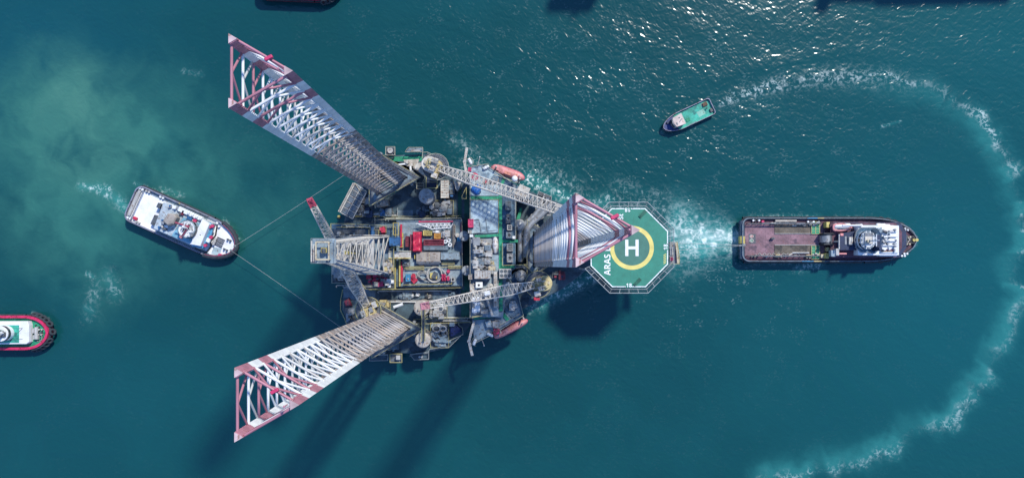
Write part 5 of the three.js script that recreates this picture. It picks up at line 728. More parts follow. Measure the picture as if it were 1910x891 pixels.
{ // ---- anchor handling supply vessel at the right
  const o = thing('supply_vessel', 'dark supply vessel with long purple brown work deck and white wheelhouse towing the rig', 'ship', W(1547.5, 447, 3).setY(0));
  const c = { L: 55.2, B: 13.7, bl: 18, pw: 2.7, sr: 2.2, deck: 2.6, rim: 3.7, keel: -3, side: M.navy, deckM: M.deckMaroon, rimM: M.blueGrey, fender: .5, rimW: .22 };
  vesselHull(o, c);
  tyres(o, c, [.30, .34, .38, .42, .46, .54, .58, .62, .66, .70], .8);
  const P = (px, pz) => [(px - 1547.5) * .169, (pz - 447) * .169], B = (x0, z0, x1, z1, y0, y1, f = rb) => { const [a, b] = P(x0, z0), [d, e] = P(x1, z1); return f(d - a, y1 - y0, e - b, (a + d) / 2, y0, (b + e) / 2); };
  part('stern_roller', [tube(V(-27.4, 2.4, -6), V(-27.4, 2.4, 6), .9, 14)], mat(.06, .10, .15), o); part('stern_roller_drum', tube(V(-27.4, 2.45, -1.1), V(-27.4, 2.45, 1.2), 1.0, 16), M.yellow, o);
  part('work_deck', B(1391, 417, 1540, 477, 2.6, 2.66, bx), M.deckBrown, o);
  for (const [z0, z1] of [[418, 435], [457, 473]]) { const n = 7; for (let i = 0; i < n; i++) part('deck_board', B(1446, z0 + (z1 - z0) * i / n + .15, 1517, z0 + (z1 - z0) * (i + 1) / n - .1, 2.66, 2.78 + .02 * (i % 2), bx), M.wood, o); part('board_edge', B(1446, z0 < 440 ? z1 : z0 - 1, 1530, z0 < 440 ? z1 + .9 : z0, 2.66, 2.95, bx), M.lightGrey, o); }
  for (const [z0, z1] of [[413, 436], [458.5, 483]]) { part('green_grating', B(1514.5, z0, 1530, z1, 2.9, 3.02, bx), M.deckGreen, o); const f = []; for (const x of [1514.5, 1522, 1529.5]) f.push(B(x - .5, z0, x + .5, z1, 2.98, 3.12, bx)); for (let i = 0; i <= 5; i++) { const z = z0 + (z1 - z0) * i / 5; f.push(B(1514.5, z - .35, 1530, z + .35, 2.97, 3.09, bx)); } part('grating_frame', f, M.rail, o); }
  for (const [z, s] of [[415, 1], [479.5, -1]]) { part('cargo_rail', [tube(V(-26, 4, P(0, z)[1] + s * .4), V(-3, 4, P(0, z)[1] + s * .4), .16), ...Array.from({ length: 13 }, (_, i) => tube(V(-26 + i * 1.9, 2.6, P(0, z)[1] + s * .4), V(-26 + i * 1.9, 4, P(0, z)[1] + s * .4), .12)), tube(V(-26, 3.3, P(0, z)[1] + s * .4), V(-3, 3.3, P(0, z)[1] + s * .4), .1)], M.darkGrey, o); part('rail_top', B(1420, z + s * 1.6 - .6, 1500, z + s * 1.6 + .6, 3.9, 4.12, bx), M.blueGrey, o); }
  for (const [x, z, m] of [[1408, 411, M.white], [1413.5, 411, M.white], [1510, 413.5, M.white], [1515, 413.5, M.white], [1406, 478, M.cream], [1412, 476, M.darkGrey], [1464, 476, M.darkGrey], [1508, 480, M.cream]]) bollards(o, [P(x, z)], 2.6, m, .25);
  for (const [x0, z0, x1, z1, h, m, n] of [[1420, 411, 1425, 415, 1, M.pink, 'locker'], [1446, 474, 1454, 480, 1, M.gold, 'locker'], [1503, 475, 1514, 479, 1, M.gold, 'winch_guard'], [1537, 414.5, 1543.5, 425, 2.2, M.yellow, 'tugger_winch'], [1536, 472, 1542, 482, 2.2, M.yellow, 'tugger_winch'], [1540, 461, 1545, 469, 1.6, M.gold, 'tugger_winch'], [1530, 474, 1536, 481, 1.2, M.cream, 'locker'], [1485, 416, 1500, 419, .7, M.lightGrey, 'chain_box'], [1446, 410, 1486, 414, .8, M.tankCream, 'deck_store'], [1478, 470, 1510, 473, .6, M.steel, 'spare_wire']]) part(n, B(x0, z0, x1, z1, 2.66, 2.66 + h), m, o);
  part('emblem_panel', B(1398, 436, 1411, 454, 2.66, 2.7, bx), M.darkGrey, o);
  for (const [z, m, m2] of [[440.5, M.salmon, M.offWhite], [448.5, M.deckGreen, M.offWhite]]) { const [x, zz] = P(1403.5, z); part('emblem', new THREE.CylinderGeometry(.62, .62, .02, 20).scale(1.05, 1, .85).translate(x, 2.712, zz), m2, o); part('emblem', new THREE.CylinderGeometry(.42, .42, .02, 20).scale(1.1, 1, .75).translate(x, 2.725, zz), m, o); part('emblem', new THREE.CylinderGeometry(.16, .16, .02, 12).translate(x, 2.738, zz), M.offWhite, o); }
  { const r = rng(6), g = [], g2 = []; for (let i = 0; i < 16; i++) { const x = -20 + r() * 17, s = r() < .6 ? -1 : 1; (i % 2 ? g : g2).push(rb(.5 + r() * 1.4, .4 + r() * .5, .3 + r() * .5, x, 2.66, s * (4.4 + r() * 1.2), r() * .5)); } part('deck_gear', g, M.steel, o, 'stuff'); part('deck_gear', g2, M.tankCream, o, 'stuff'); part('deck_rope', pipe(Array.from({ length: 26 }, (_, i) => V(-23 + i * .55, 2.75, 4.6 + .5 * Math.sin(i * 2.3))), .09, false, 5, 90), M.rope, o); part('tow_pin', [cyl(.3, .3, .9, ...[P(1440, 444.5)[0], 2.66, P(1440, 444.5)[1]], 12), cyl(.3, .3, .9, ...[P(1443.5, 444.5)[0], 2.66, P(1443.5, 444.5)[1]], 12)], M.darkGrey, o); }
  // towing winch in its dark recess
  part('winch_drum', [tube(V(...[P(1540, 0)[0], 4, P(0, 436)[1]]), V(...[P(1540, 0)[0], 4, P(0, 456)[1]]), 1.7, 18)], M.darkGrey, o); part('winch_frame', B(1529, 435, 1549, 437.5, 2.6, 6), M.black, o); part('winch_frame', B(1529, 455, 1549, 457.5, 2.6, 6), M.black, o); part('winch_wire', tube(V(P(1538, 0)[0], 4, P(0, 440)[1]), V(P(1538, 0)[0], 4, P(0, 452)[1]), 1.78, 18), M.steel, o);
  // superstructure
  const F1 = (pts, y0, y1, m, n) => part(n, plate(pts.map(p => P(...p)), y0, y1, [], .06), m, o);
  F1([[1549, 415], [1672, 415], [1684, 432], [1684, 462], [1672, 480], [1549, 480]], 2.6, 5.2, M.navy, 'deckhouse');
  part('boat_deck', plate([[1549.5, 416], [1671, 416], [1682, 432.5], [1682, 461.5], [1671, 479], [1549.5, 479]].map(p => P(...p)), 5.2, 5.26), M.deckMaroon, o);
  F1([[1600, 421], [1675, 421], [1675, 475], [1600, 475]], 5.2, 7.8, M.white, 'deckhouse'); F1([[1566, 436], [1600, 430], [1600, 466], [1566, 466]], 5.2, 7, M.navy, 'deckhouse');
  part('bridge_deck', plate([[1594, 447], [1597, 432], [1605, 424], [1632, 424], [1640, 432], [1640, 463], [1632, 472], [1605, 470], [1597, 462]].map(p => P(...p)), 7.8, 7.95), M.deckBlue, o); railOn(o, [[1594, 447], [1597, 432], [1605, 425], [1632, 425]].map(p => P(...p)), 7.95, M.lightGrey); railOn(o, [[1594, 448], [1597, 461], [1605, 469], [1630, 471]].map(p => P(...p)), 7.95, M.lightGrey);
  const oct = (cx, cz, rx, rz, n = 12) => Array.from({ length: n }, (_, i) => { const a = (i + .5) / n * 6.2832; return [cx + rx * Math.cos(a), cz + rz * Math.sin(a)]; });
  const WH = oct(1618, 447.5, 14, 16.5), wh = part('wheelhouse', plate(WH.map(p => P(...p)), 7.95, 10.6, [], .05), M.white, o);
  for (let i = 0; i < 12; i++) { const a = P(...WH[i]), b = P(...WH[(i + 1) % 12]), q = (s) => V(a[0] + (b[0] - a[0]) * s, 9.6, a[1] + (b[1] - a[1]) * s).multiply(V(1, 1, 1)), cx = P(1618, 447.5), f = v => V(cx[0] + (v.x - cx[0]) * 1.015, v.y, cx[1] + (v.z - cx[1]) * 1.015); part('window', bar(f(q(.1)), f(q(.9)), .12, .9), M.glass, wh); const r = v => V(cx[0] + (v.x - cx[0]) * .88, 10.66, cx[1] + (v.z - cx[1]) * .88); part('skylight', bar(r(q(.12)), r(q(.88)), .55, .1), M.blueGrey, wh); }
  part('roof_box', [B(1612, 441, 1626, 455, 10.6, 11.2)], M.offWhite, o); part('search_light', [B(1616, 447, 1621, 452, 11.2, 11.9)], M.cream, o); part('roof_rail', Array.from({ length: 3 }, (_, i) => B(1612, 437 - i * 2 + 2, 1628, 437.7 - i * 2 + 2, 10.6, 11, bx)), M.lightGrey, o); part('radar_mast', [tube(V(P(1628, 0)[0], 10.6, .2), V(P(1628, 0)[0], 16, .2), .25, 8, .12), bar(V(P(1628, 0)[0], 14.6, -1.6), V(P(1628, 0)[0], 14.6, 2), .2, .25), bar(V(P(1628, 0)[0], 13, -1), V(P(1628, 0)[0], 13, 1.4), .3, .3)], M.white, o);
  for (const z of [431, 463]) part('funnel', [B(1634, z - 5, 1641, z + 4, 7.8, 11), cyl(.5, .5, .8, P(1637, 0)[0], 11, P(0, z)[1], 12)], z < 440 ? M.paleBlue : M.navy, o);
  part('funnel_casing', B(1630, 438, 1640, 458, 7.8, 10.2), M.navy, o);
  F1([[1643, 424], [1674, 424], [1674, 471], [1643, 471]], 7.8, 8.3, M.white, 'upper_deck');
  { const r = rng(19); for (let i = 0; i < 26; i++) { const x = 1645 + r() * 26, z = 427 + r() * 40, s = 1.5 + 4 * r(); part('deck_fitting', B(x, z, x + s, z + 1 + r() * 3, 8.3, 8.6 + r() * .9), [M.white, M.lightGrey, M.blueGrey, M.darkGrey, M.white, M.paleBlue][i % 6], o); } for (const z of [432, 441, 449, 457]) part('roof_pipe', tube(V(P(1645, 0)[0], 8.8, P(0, z)[1]), V(P(1672, 0)[0], 8.8, P(0, z)[1]), .18, 8), M.white, o); }
  part('deck_strip', B(1642, 464, 1668, 469, 8.3, 8.36, bx), M.deckMaroon, o); part('deck_strip', B(1642, 430, 1666, 433, 8.3, 8.36, bx), M.deckMaroon, o); part('yellow_line', [B(1643, 468, 1662, 468.6, 8.36, 8.4, bx), B(1643, 432.6, 1660, 433.2, 8.36, 8.4, bx)], M.yellow, o);
  part('life_raft', [[1640, 419.5], [1648, 420], [1656, 421], [1664, 423]].map(([x, z]) => new THREE.CapsuleGeometry(.5, .8, 4, 12).rotateZ(Math.PI / 2).translate(...[P(x, z)[0], 6.2, P(x, z)[1]])), M.white, o); part('side_house', B(1604, 420, 1634, 430, 5.26, 7.6), M.paleBlue, o); part('side_house', B(1608, 466, 1640, 476, 5.26, 7.6), M.paleBlue, o); part('side_house', B(1640, 470, 1672, 477, 5.26, 7), M.white, o);
  part('rescue_boat', new THREE.CapsuleGeometry(.75, 4, 5, 14).rotateZ(Math.PI / 2).scale(1, .8, 1).translate(...[P(1573, 424)[0], 6.3, P(0, 421)[1]]), M.white, o); { const q = part('inflatable_boat', [pipe([[1557, 420], [1572, 418], [1586, 422], [1588, 426], [1572, 430], [1557, 429]].map(p => V(P(...p)[0], 6.6, P(...p)[1])), .32, true, 8, 50)], M.salmon, o); part('boat_floor', B(1558, 421, 1586, 428, 6.2, 6.5), M.grey, q); }
  part('crane_jib', [tube(V(P(1572, 0)[0], 8, P(0, 421)[1]), V(P(1606, 0)[0], 8.4, P(0, 421)[1]), .28, 8), cyl(.6, .5, 3, P(1606, 0)[0], 5.26, P(0, 421)[1], 12)], M.white, o); part('mast', [tube(V(P(1564, 0)[0], 8.5, P(0, 437)[1]), V(P(1564, 0)[0], 8.5, P(0, 464)[1]), .22, 8), tube(V(P(1564, 0)[0], 5, P(0, 450)[1]), V(P(1564, 0)[0], 8.5, P(0, 450)[1]), .25, 8)], M.lightGrey, o);
  for (const [x0, z0, x1, z1, h, m, n] of [[1587, 433, 1592, 440, 1.6, M.pink, 'locker'], [1577, 459, 1583, 465, 1.6, M.pink, 'locker'], [1568, 435, 1574, 440, 2, M.salmon, 'locker'], [1584, 442, 1591, 456, 2.4, M.offWhite, 'ventilator'], [1560, 463, 1566, 476, 2, M.lightGrey, 'ventilator'], [1551, 466, 1560, 478, 1.6, M.paleBlue, 'ventilator'], [1558, 471, 1580, 474, 1.2, M.salmon, 'rope_bin'], [1576, 441, 1580, 456, 1.9, M.steel, 'frame'], [1590, 426, 1600, 434, .5, M.deckMaroon, 'platform']]) part(n, B(x0, z0, x1, z1, n === 'platform' ? 5.26 : 5.26, 5.26 + h), m, o);
  // foredeck
  part('foredeck', plate([[1677, 424], [1690, 430], [1702, 447], [1690, 464], [1677, 470]].map(p => P(...p)), 2.6, 3.2, []), M.deckMaroon, o); part('breakwater', [bar(V(...[P(1680, 432)[0], 3.6, P(0, 430)[1]]), V(P(1695, 0)[0], 3.6, P(0, 447)[1]), .3, .8), bar(V(P(1695, 0)[0], 3.6, P(0, 447)[1]), V(P(1674, 0)[0], 3.6, P(0, 472)[1]), .3, .8)], M.tankCream, o);
  part('anchor_winch', [B(1682, 440, 1690, 444, 3.2, 4.4), B(1682, 449, 1690, 453, 3.2, 4.4), tube(V(P(1686, 0)[0], 4, P(0, 438)[1]), V(P(1686, 0)[0], 4, P(0, 455)[1]), .6, 12)], M.darkGrey, o); bollards(o, [P(1684, 426.5), P(1689, 429), P(1683.5, 477), P(1688, 473)].slice(0, 4), 3, M.white, .26); bollards(o, [P(1693, 442), P(1692, 455)], 3.2, M.cream, .26); bollards(o, [P(1706, 447.5)], 3, M.yellow, .4); part('bow_cap', rb(2, .5, 2.6, P(1702, 0)[0], 3, 0), M.black, o); railOn(o, [[1677, 418], [1692, 428], [1707, 443]].map(p => P(...p)), 3.7, M.grey);
  part('hull_band', [bar(V(P(1505, 0)[0], 3.72, -6.75), V(P(1524, 0)[0], 3.72, -6.75), .28, .1), bar(V(P(1495, 0)[0], 3.72, 6.75), V(P(1516, 0)[0], 3.72, 6.75), .28, .1)], M.brightBlue, o); part('hull_band', [bar(V(P(1524, 0)[0], 3.72, -6.75), V(P(1536, 0)[0], 3.72, -6.75), .28, .1), bar(V(P(1517, 0)[0], 3.72, 6.75), V(P(1537, 0)[0], 3.72, 6.75), .28, .1)], M.gold, o);
  settle(o, 1547, 447);
}
{ // ---- white tug with two tow lines
  const y = 3, o = thing('tug_boat', 'white decked tug with navy rubber rim holding two tow lines left of the rig', 'tug', W(341, 419.5, y).setY(0), -24.2 * Math.PI / 180);
  const c = { L: 36.2, B: 11.9, bl: 11, pw: 2.3, sr: 2.2, deck: 2.6, rim: 3.6, keel: -3, side: M.navy, deckM: M.deckWhite, rimM: mat(.30, .32, .42), fender: .42, rimW: .3 };
  vesselHull(o, c); tyres(o, c, [.36, .40, .44, .48, .52, .56, .60, .64], .8);
  const Q = (zx, zy) => { const a = zx - 686, b = zy - 469; return [(a * .912 + b * .41) * .0324, (-a * .41 + b * .912) * .0324]; };
  part('bow_fender', pipe(outline(c.L, c.B, c.bl, c.pw, c.sr, 1.03).slice(10, 31).map(([x, z]) => V(x, 3, z)), .75, false, 10, 60), M.rubber, o); part('bow_band', pipe(outline(c.L, c.B, c.bl, c.pw, c.sr, .965).slice(11, 30).map(([x, z]) => V(x, 3.62, z)), .12, false, 6, 60), mat(.33, .07, .16), o);
  part('stern_roller', tube(V(-16.9, 3, -4.4), V(-16.9, 3, 4.2), .55, 12), M.lightGrey, o); part('stern_rail', [bar(V(-15.6, 3.5, -5.4), V(-15.6, 3.5, 5.2), .2, .3)], M.steel, o);
  for (const [x, z, m] of [[-16.6, -5, M.white], [-14.4, -5.1, M.lightGrey], [-9.6, -5.2, M.white], [-16.4, 5, M.white], [-13.4, 5.1, M.lightGrey]]) bollards(o, [[x, z]], 2.6, m, .3);
  part('locker', rb(1.3, .9, .9, -14.6, 2.6, 4.3), M.red, o); part('side_walk', [bx(22, .06, 1.1, -5, 2.6, -5)], M.paleBlue, o); part('side_walk', bx(18, .06, .7, 2, 2.6, 5.2), M.paleBlue, o);
  part('deckhouse', plate([[-7.5, -4.2], [9.2, -4.6], [9.6, 0], [8.8, 4.4], [-7, 4.5]], 2.6, 5.4, [], .1), mat(.50, .60, .67), o);
  part('aft_winch', [tube(V(-7.3, 3.8, -3.2), V(-7.3, 3.8, -.4), .9, 14), rb(2.2, 1.6, 3.2, -8, 2.6, 2.2), rb(1.2, 2, 1.6, -8.8, 2.6, -2.6)], M.darkGrey, o); part('winch_wire', tube(V(-7.3, 3.8, -2.6), V(-7.3, 3.8, -1), .95, 14), M.navy, o);
  part('side_house', plate([[-3.5, -4.8], [4.8, -4.7], [4.8, -3.4], [-3.5, -3.3]], 5.4, 6.2, [], .05), M.white, o); part('life_raft', [[-.2], [1.2], [2.6], [4]].map(([x]) => new THREE.CapsuleGeometry(.42, .5, 4, 12).rotateX(Math.PI / 2).translate(x, 6.3, -4.1)), M.white, o); part('deck_locker', rb(1.6, .6, 1.1, .8, 5.4, -2.6), M.blue, o); part('deck_locker', rb(.8, .8, 1.6, -1.8, 5.4, -3.4), M.darkRed, o); part('deck_locker', rb(1.1, .9, 1, 2.6, 5.4, -2.6), M.pink, o);
  part('front_house', plate([[4.6, -4.2], [7.2, -3.4], [7.4, 3.8], [4.2, 4.6]], 5.4, 7.3, [], .1), M.white, o); part('house_roof_line', bx(.4, .12, .14, 6, 7.3, .6), M.darkGrey, o);
  part('blue_deck', plate([[7.25, -4.2], [8.9, -3.6], [9.3, 0], [8.6, 4], [5.2, 4.9], [5, 4.4], [7.4, 3.2]], 5.4, 5.52), mat(.10, .42, .70), o); part('blue_deck', plate([[-1, -2.2], [4.6, -2.6], [4.6, 4.4], [-2, 4.6]], 5.4, 5.5), mat(.22, .50, .68), o);
  const oct = Array.from({ length: 12 }, (_, i) => { const a = (i + .5) / 12 * 6.2832; return [1.6 + 2.7 * Math.cos(a), .7 + 2.8 * Math.sin(a)]; }), wh = part('wheelhouse', plate(oct, 5.5, 9, [], .08), M.paleBlue, o); const oc = (k, i, y) => V(1.6 + (oct[i % 12][0] - 1.6) * k, y, .7 + (oct[i % 12][1] - .7) * k);
  for (let i = 0; i < 12; i++) { const f = (t, k, y) => oc(k, i, y).lerp(oc(k, i + 1, y), t); part('window', bar(f(.08, 1.02, 8), f(.92, 1.02, 8), .1, 1), M.glass, wh); } part('roof', plate(oct.map(([x, z]) => [1.6 + (x - 1.6) * .9, .7 + (z - .7) * .9]), 9, 9.15), M.white, wh); railOn(o, oct.map(([x, z]) => [1.6 + (x - 1.6) * .85, .7 + (z - .7) * .85]), 9.15, M.blueGrey, true, wh);
  { const r = rng(31); for (let i = 0; i < 16; i++) part('roof_fitting', rb(.4 + r() * .7, .3 + r() * .7, .3 + r() * .7, r() * 3.4, 9.15, -.9 + r() * 3.4, r()), [M.white, M.lightGrey, M.darkGrey, M.white, M.steel][i % 5], o); for (let i = 0; i < 18; i++) part('deck_fitting', rb(.4 + r() * 1, .4 + r() * .9, .4 + r() * .8, -6.8 + r() * 4.6, 5.4, -4 + r() * 8, r()), [M.white, M.lightGrey, M.darkGrey, M.steel, M.white, M.blue][i % 6], o); }
  part('canvas_cover', plate([[-6, -1.2], [-4, -2], [-2.9, -1.2], [-3, 1], [-4.4, 2.2], [-6.4, 1.6]], 5.4, 8.2, [], .35), M.tarp, o); part('mast', [tube(V(.4, 9.1, .7), V(.4, 14, .7), .2, 8, .1), bar(V(.4, 12.4, -1), V(.4, 12.4, 2.4), .2, .2)], M.white, o);
  part('fire_monitor', [tube(V(-2.8, 9.6, .4), V(1.4, 9.8, -.2), .28), tube(V(1.4, 9.8, -.2), V(.9, 9.8, 3.4), .28), cyl(.4, .4, 1, 1.4, 9.1, -.2, 10)], mat(.45, .08, .14), o); part('red_cover', [rb(1.1, .8, 1, .8, 8.2, 3.6)], M.salmon, o);
  for (const [x, z, r] of [[8.3, -3.4, .5], [9.3, 0, .55], [8.7, 3, .5], [14.5, 4, .6], [7.9, -2.8, .3]]) tub(x, x > 12 ? 2.6 : 5.5, z, r, .8, M.pink, 'red_drum', o); part('white_box', rb(1.2, .9, 1.3, 8.9, 5.5, 1.2), M.white, o);
  part('breakwater', [[[9.8, -4.2], [10.6, -1.2]], [[10.6, -1.2], [9.9, 1.2]], [[9.9, 1.2], [10.8, 2.6]], [[10.8, 2.6], [10.2, 4.8]], [[10.2, 4.8], [6.4, 5.2]]].map(([a, b]) => bar(V(a[0], 2.9, a[1]), V(b[0], 2.9, b[1]), .28, .6)), M.black, o);
  for (let i = 0; i < 5; i++) part('deck_grille', bx(2.6, .3, .26, 12.6, 2.6, -.9 + i * .6), i % 2 ? M.darkGrey : M.black, o); part('anchor_winch', [tube(V(11.2, 3.3, -.6), V(11.2, 3.3, 1.8), .45, 12), rb(1, .9, .5, 11.2, 2.6, .6)], M.lightGrey, o); bollards(o, [[15.2, -1.6], [15.4, 1.6]], 2.6, M.darkGrey, .28); part('deck_patch', plate([[11.4, 2.4], [14, 1.8], [14.2, 4.2], [11.6, 4.6]], 2.6, 2.66), mat(.45, .60, .66), o); part('vent', [cyl(.35, .35, .9, 10.6, 2.6, -4.3, 10), cyl(.4, .4, .8, 9.6, 2.6, -5, 10)], M.white, o); part('yellow_mark', bx(.5, .1, .3, -3.6, 3.62, -5.8), M.yellow, o); railOn(o, [[-3, -5.4], [8, -5.3]], 3.6, M.blueGrey); settle(o, 341, 419, 5.3);
}
{ // ---- red rimmed tug at the left edge
  const mk = (label, pos, turn, L0) => {
    const o = thing('harbour_tug', label, 'tug', pos, turn), c = { L: L0, B: 10.8, bl: 8.5, pw: 2.5, sr: 2.5, deck: 2.6, rim: 3.6, keel: -3, side: M.darkRed, deckM: M.deckGreen, rimM: mat(.70, .03, .13), fender: .35, rimW: .75 };
    vesselHull(o, c); tyres(o, c, [.30, .345, .39, .43, .465, .5, .535, .57, .61, .655, .70], 1.15); const h = L0 / 2;
    part('deckhouse', plate([[-h + 7, -3.6], [h - 5.8, -3.7], [h - 5.4, -2.4], [h - 5.4, 2.8], [h - 6.2, 3.4], [-h + 7, 3.6]], 2.6, 4.6, [], .08), M.white, o); part('house_deck', plate([[-h + 8, -2.5], [h - 8.4, -2.5], [h - 8.4, 3], [-h + 8, 3]], 4.6, 4.66), M.deckTeal, o);
    part('deck_line', [bar(V(h - 8.5, 4.7, -1.4), V(h - 14, 4.7, -1.1), .08, .06), bar(V(h - 8.5, 4.7, 2), V(h - 14, 4.7, 2.4), .08, .06), bar(V(h - 8.5, 4.7, -1.4), V(h - 11, 4.7, 1), .08, .06)], M.darkGrey, o);
    const oc = Array.from({ length: 14 }, (_, i) => { const t = i / 13 * Math.PI - Math.PI / 2; return [h - 15.6 + 2.6 * Math.cos(t), .4 + 2.4 * Math.sin(t)]; }).concat([[h - 20.2, 2.8], [h - 20.2, -2]]); const w = part('wheelhouse', plate(oc, 4.66, 7.6, [], .08), M.white, o);
    for (let i = 1; i < 13; i++) part('window', bar(V(h - 15.6 + (oc[i][0] - h + 15.6) * 1.02, 6.8, .4 + (oc[i][1] - .4) * 1.02), V(h - 15.6 + (oc[i + 1]?.[0] - h + 15.6) * 1.02, 6.8, .4 + (oc[i + 1][1] - .4) * 1.02), .1, .9), M.glass, w);
    const r = rng(Math.round(L0)); for (let i = 0; i < 14; i++) part('roof_fitting', rb(.4 + r() * 1, .3 + r() * .5, .3 + r() * .8, h - 19.7 + r() * 5.2, 7.6, -1.4 + r() * 3.4, 0), [M.white, M.lightGrey, M.darkGrey, M.deckDarkGreen][i % 4], o); part('skylight', [bx(.4, .1, 2.2, h - 14.6, 7.6, .4), bx(.3, .1, 2.4, h - 15.6, 7.6, .4)], M.deckDarkGreen, o); part('mast', tube(V(h - 16, 7.6, .4), V(h - 16, 12, .4), .18, 8), M.white, o);
    part('anchor_winch', [rb(1.2, 1.2, 1.6, h - 4.4, 2.6, -.6), tube(V(h - 3.8, 3.4, -1.8), V(h - 3.8, 3.4, 2), .55, 12), rb(1.5, 1.1, 1.4, h - 4, 2.6, 1.4)], M.lightGrey, o); part('bow_fitting', [rb(.8, .9, .7, h - 2.6, 2.6, 0), rb(.4, .6, .4, h - 4.4, 2.6, -2.4), rb(.5, .6, .5, h - 3.4, 2.6, -1.8)], M.darkGrey, o); bollards(o, [[h - 2.8, .6], [h - 2.6, -1]], 2.6, M.offWhite, .2); part('tow_rope', pipe([V(h - 3.6, 3.4, .2), V(h - 2.4, 3, 1), V(h - 2.6, 2.8, 2.4), V(h - 4, 2.8, 2.8)], .1, false, 5), M.rope, o);
    settle(o, 40, 620, 4.6); return o; };
  mk('tug with bright red rim, green deck and black tyres at the left edge', W(2, 620.2, 3).setY(0), 0, 30);
  mk('mostly hidden red rimmed boat at the top edge of the picture', W(556, -33, 3).setY(0), -.04, 26);
}
{ // ---- small green decked boat
  const o = thing('work_boat', 'small work boat with a turquoise green deck and beige cabin at the upper right', 'boat', W(1284, 217.5, 2).setY(0), Math.PI + Math.atan2(400, 860));
  const c = { L: 17.2, B: 5.5, bl: 6.2, pw: 2, sr: .8, deck: 1.3, rim: 2, keel: -1.5, side: M.navy, deckM: M.deckTeal, rimM: mat(.34, .36, .48), fender: .16, rimW: .16, fendY: 1.7 };
  vesselHull(o, c);
  part('bow_deck', plate(outline(17.2, 5.5, 6.2, 2, .8, .94).filter(p => p[0] > 3.9).reverse(), 1.3, 1.36), mat(.02, .05, .22), o);
  const cb = part('cabin', plate([[2.3, -1.7], [5.4, -1.5], [5.9, 0], [5.4, 1.5], [2.3, 1.7]], 1.3, 3.7, [], .15), M.offWhite, o); part('roof', plate([[2.1, -1.8], [5.2, -1.55], [5.6, 0], [5.2, 1.55], [2.1, 1.8]], 3.7, 3.82, [], .03), mat(.72, .60, .56), cb); part('window', [bar(V(5.62, 2.8, -1.3), V(6.0, 2.8, -.1), .1, .7), bar(V(6.0, 2.8, .1), V(5.62, 2.8, 1.3), .1, .7)], M.glass, cb); part('roof_fitting', [bx(.3, .2, .7, 4.6, 3.82, -.6), bx(.3, .25, .3, 3.2, 3.82, .8), cyl(.1, .1, 1.2, 3, 3.8, 0, 6)], M.grey, o);
  part('bow_seat', [rb(1.4, .4, .8, 6.2, 1.36, 1)], M.navy, o); part('slatted_bench', Array.from({ length: 5 }, (_, i) => bx(.18, .5, 1.2, -7.3 + i * .32, 1.3, 1.4)), M.brown, o); part('stern_box', rb(.9, .5, 1.2, -7.7, 1.3, -1.2), M.darkGrey, o); part('hatch', [rb(1.3, .16, 1.1, .2, 1.3, -.8)], M.deckGreen, o); part('rope_coil', [.28, .4].map((r, i) => new THREE.TorusGeometry(r, .05, 5, 16).rotateX(Math.PI / 2).translate(-5.9, 1.36, 1.6 - i * .02)), M.rope, o); part('tow_post', [cyl(.12, .12, .9, -6.6, 1.3, 0, 8), tube(V(-6.6, 2, -.4), V(-6.6, 2, .4), .08)], M.darkGrey, o); part('worn_patch', plate([[-5.8, -1.4], [-3.4, -1.6], [-3.2, .2], [-5.6, .3]], 1.3, 1.304), mat(.22, .52, .42), o);
  for (const [x, s] of [[-5, 1], [-2, -1], [0, 1], [2, -1], [-6, -1], [3.4, 1]]) part('tyre_fender', new THREE.TorusGeometry(.3, .13, 6, 14).rotateX(.2).translate(x, 1.4, s * 2.85), M.rubber, o); railOn(o, [[-1.5, -2.5], [1.2, -2.5]], 2, M.lightGrey);
}
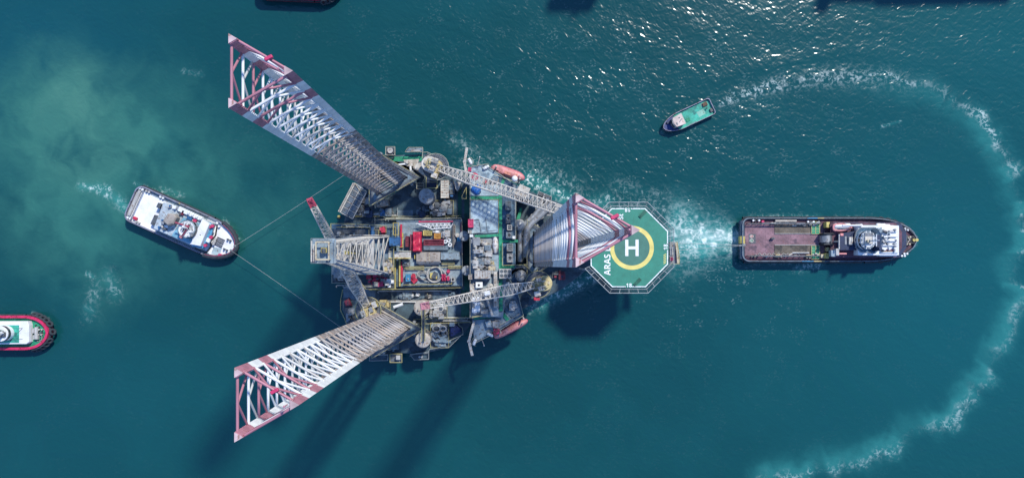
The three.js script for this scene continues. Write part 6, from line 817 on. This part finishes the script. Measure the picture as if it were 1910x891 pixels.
{ // ---- a large ship just beyond the upper edge, seen only by the shade it throws on the water
  const o = thing('moored_ship', 'big dark ship just beyond the upper right edge, shading the water', 'ship', V(147, 0, -109), 0);
  const c = { L: 66, B: 17, bl: 14, pw: 2.2, sr: 3, deck: 10, rim: 11.2, keel: -3, side: M.navy, deckM: M.deckMaroon, rimM: M.darkGrey, fender: .4, rimW: .3 }; vesselHull(o, c);
  part('deckhouse', rb(3.4, 16, 13, -30.3, 10, 0), M.white, o); part('wheelhouse', rb(3, 3, 14, -30.2, 26, 0), M.white, o); part('window', [bx(.1, 1, 12, -28.65, 27.2, 0)], M.glass, o); for (const [x, h, m] of [[-21.4, 14, M.blue], [-7.4, 15.4, M.darkRed], [6.6, 15, M.grey], [20.6, 14.4, M.blueGrey]]) { part('hatch_cover', rb(12.4, .8, 14, x, 10, 0), M.deckGreen, o); for (let r = 0; r < 5; r++) part('container_row', rb(13.9, h, 2.5, x, 10.8, -5.6 + r * 2.8, 0, .06), m, o); } part('funnel', cyl(.8, .7, 3, -30.5, 29, 3, 16), M.red, o);
  dup(o, 'big dark ship beyond the upper edge near the middle, its end shading the water', V(36, 0, -134), Math.PI / 2);
}
// ---------------------------------------------------------------- tow lines
function line(label, a, b, ya, yb, sag, r = .042) { const A = W(...a, ya), B = W(...b, yb), o = thing('tow_line', label, 'rope', A), pts = []; for (let i = 0; i <= 12; i++) { const t = i / 12, p = A.clone().lerp(B, t); p.y -= sag * 4 * t * (1 - t); pts.push(p.sub(A)); } part('rope', pipe(pts, r, false, 6, 48), M.rope, o); part('shackle', [new THREE.TorusGeometry(.35, .12, 6, 12).rotateX(Math.PI / 2), cyl(.2, .2, .4, 0, -.2, 0, 8)], M.steel, o); }
line('tow line from the white tug up to the leg at upper left', [437, 459], [648, 322], 3.8, 5, .8); line('tow line from the white tug down to the leg at lower left', [430, 467], [640, 614], 3.8, 5, .8);
line('upper white tow line from the supply vessel to the helideck end', [1389, 457], [1258, 453.5], 3.4, 12, .6, .06); line('lower white tow line from the supply vessel to the helideck end', [1388, 458], [1258, 467], 3.4, 12, .6, .06);

renderer.render(scene, camera);
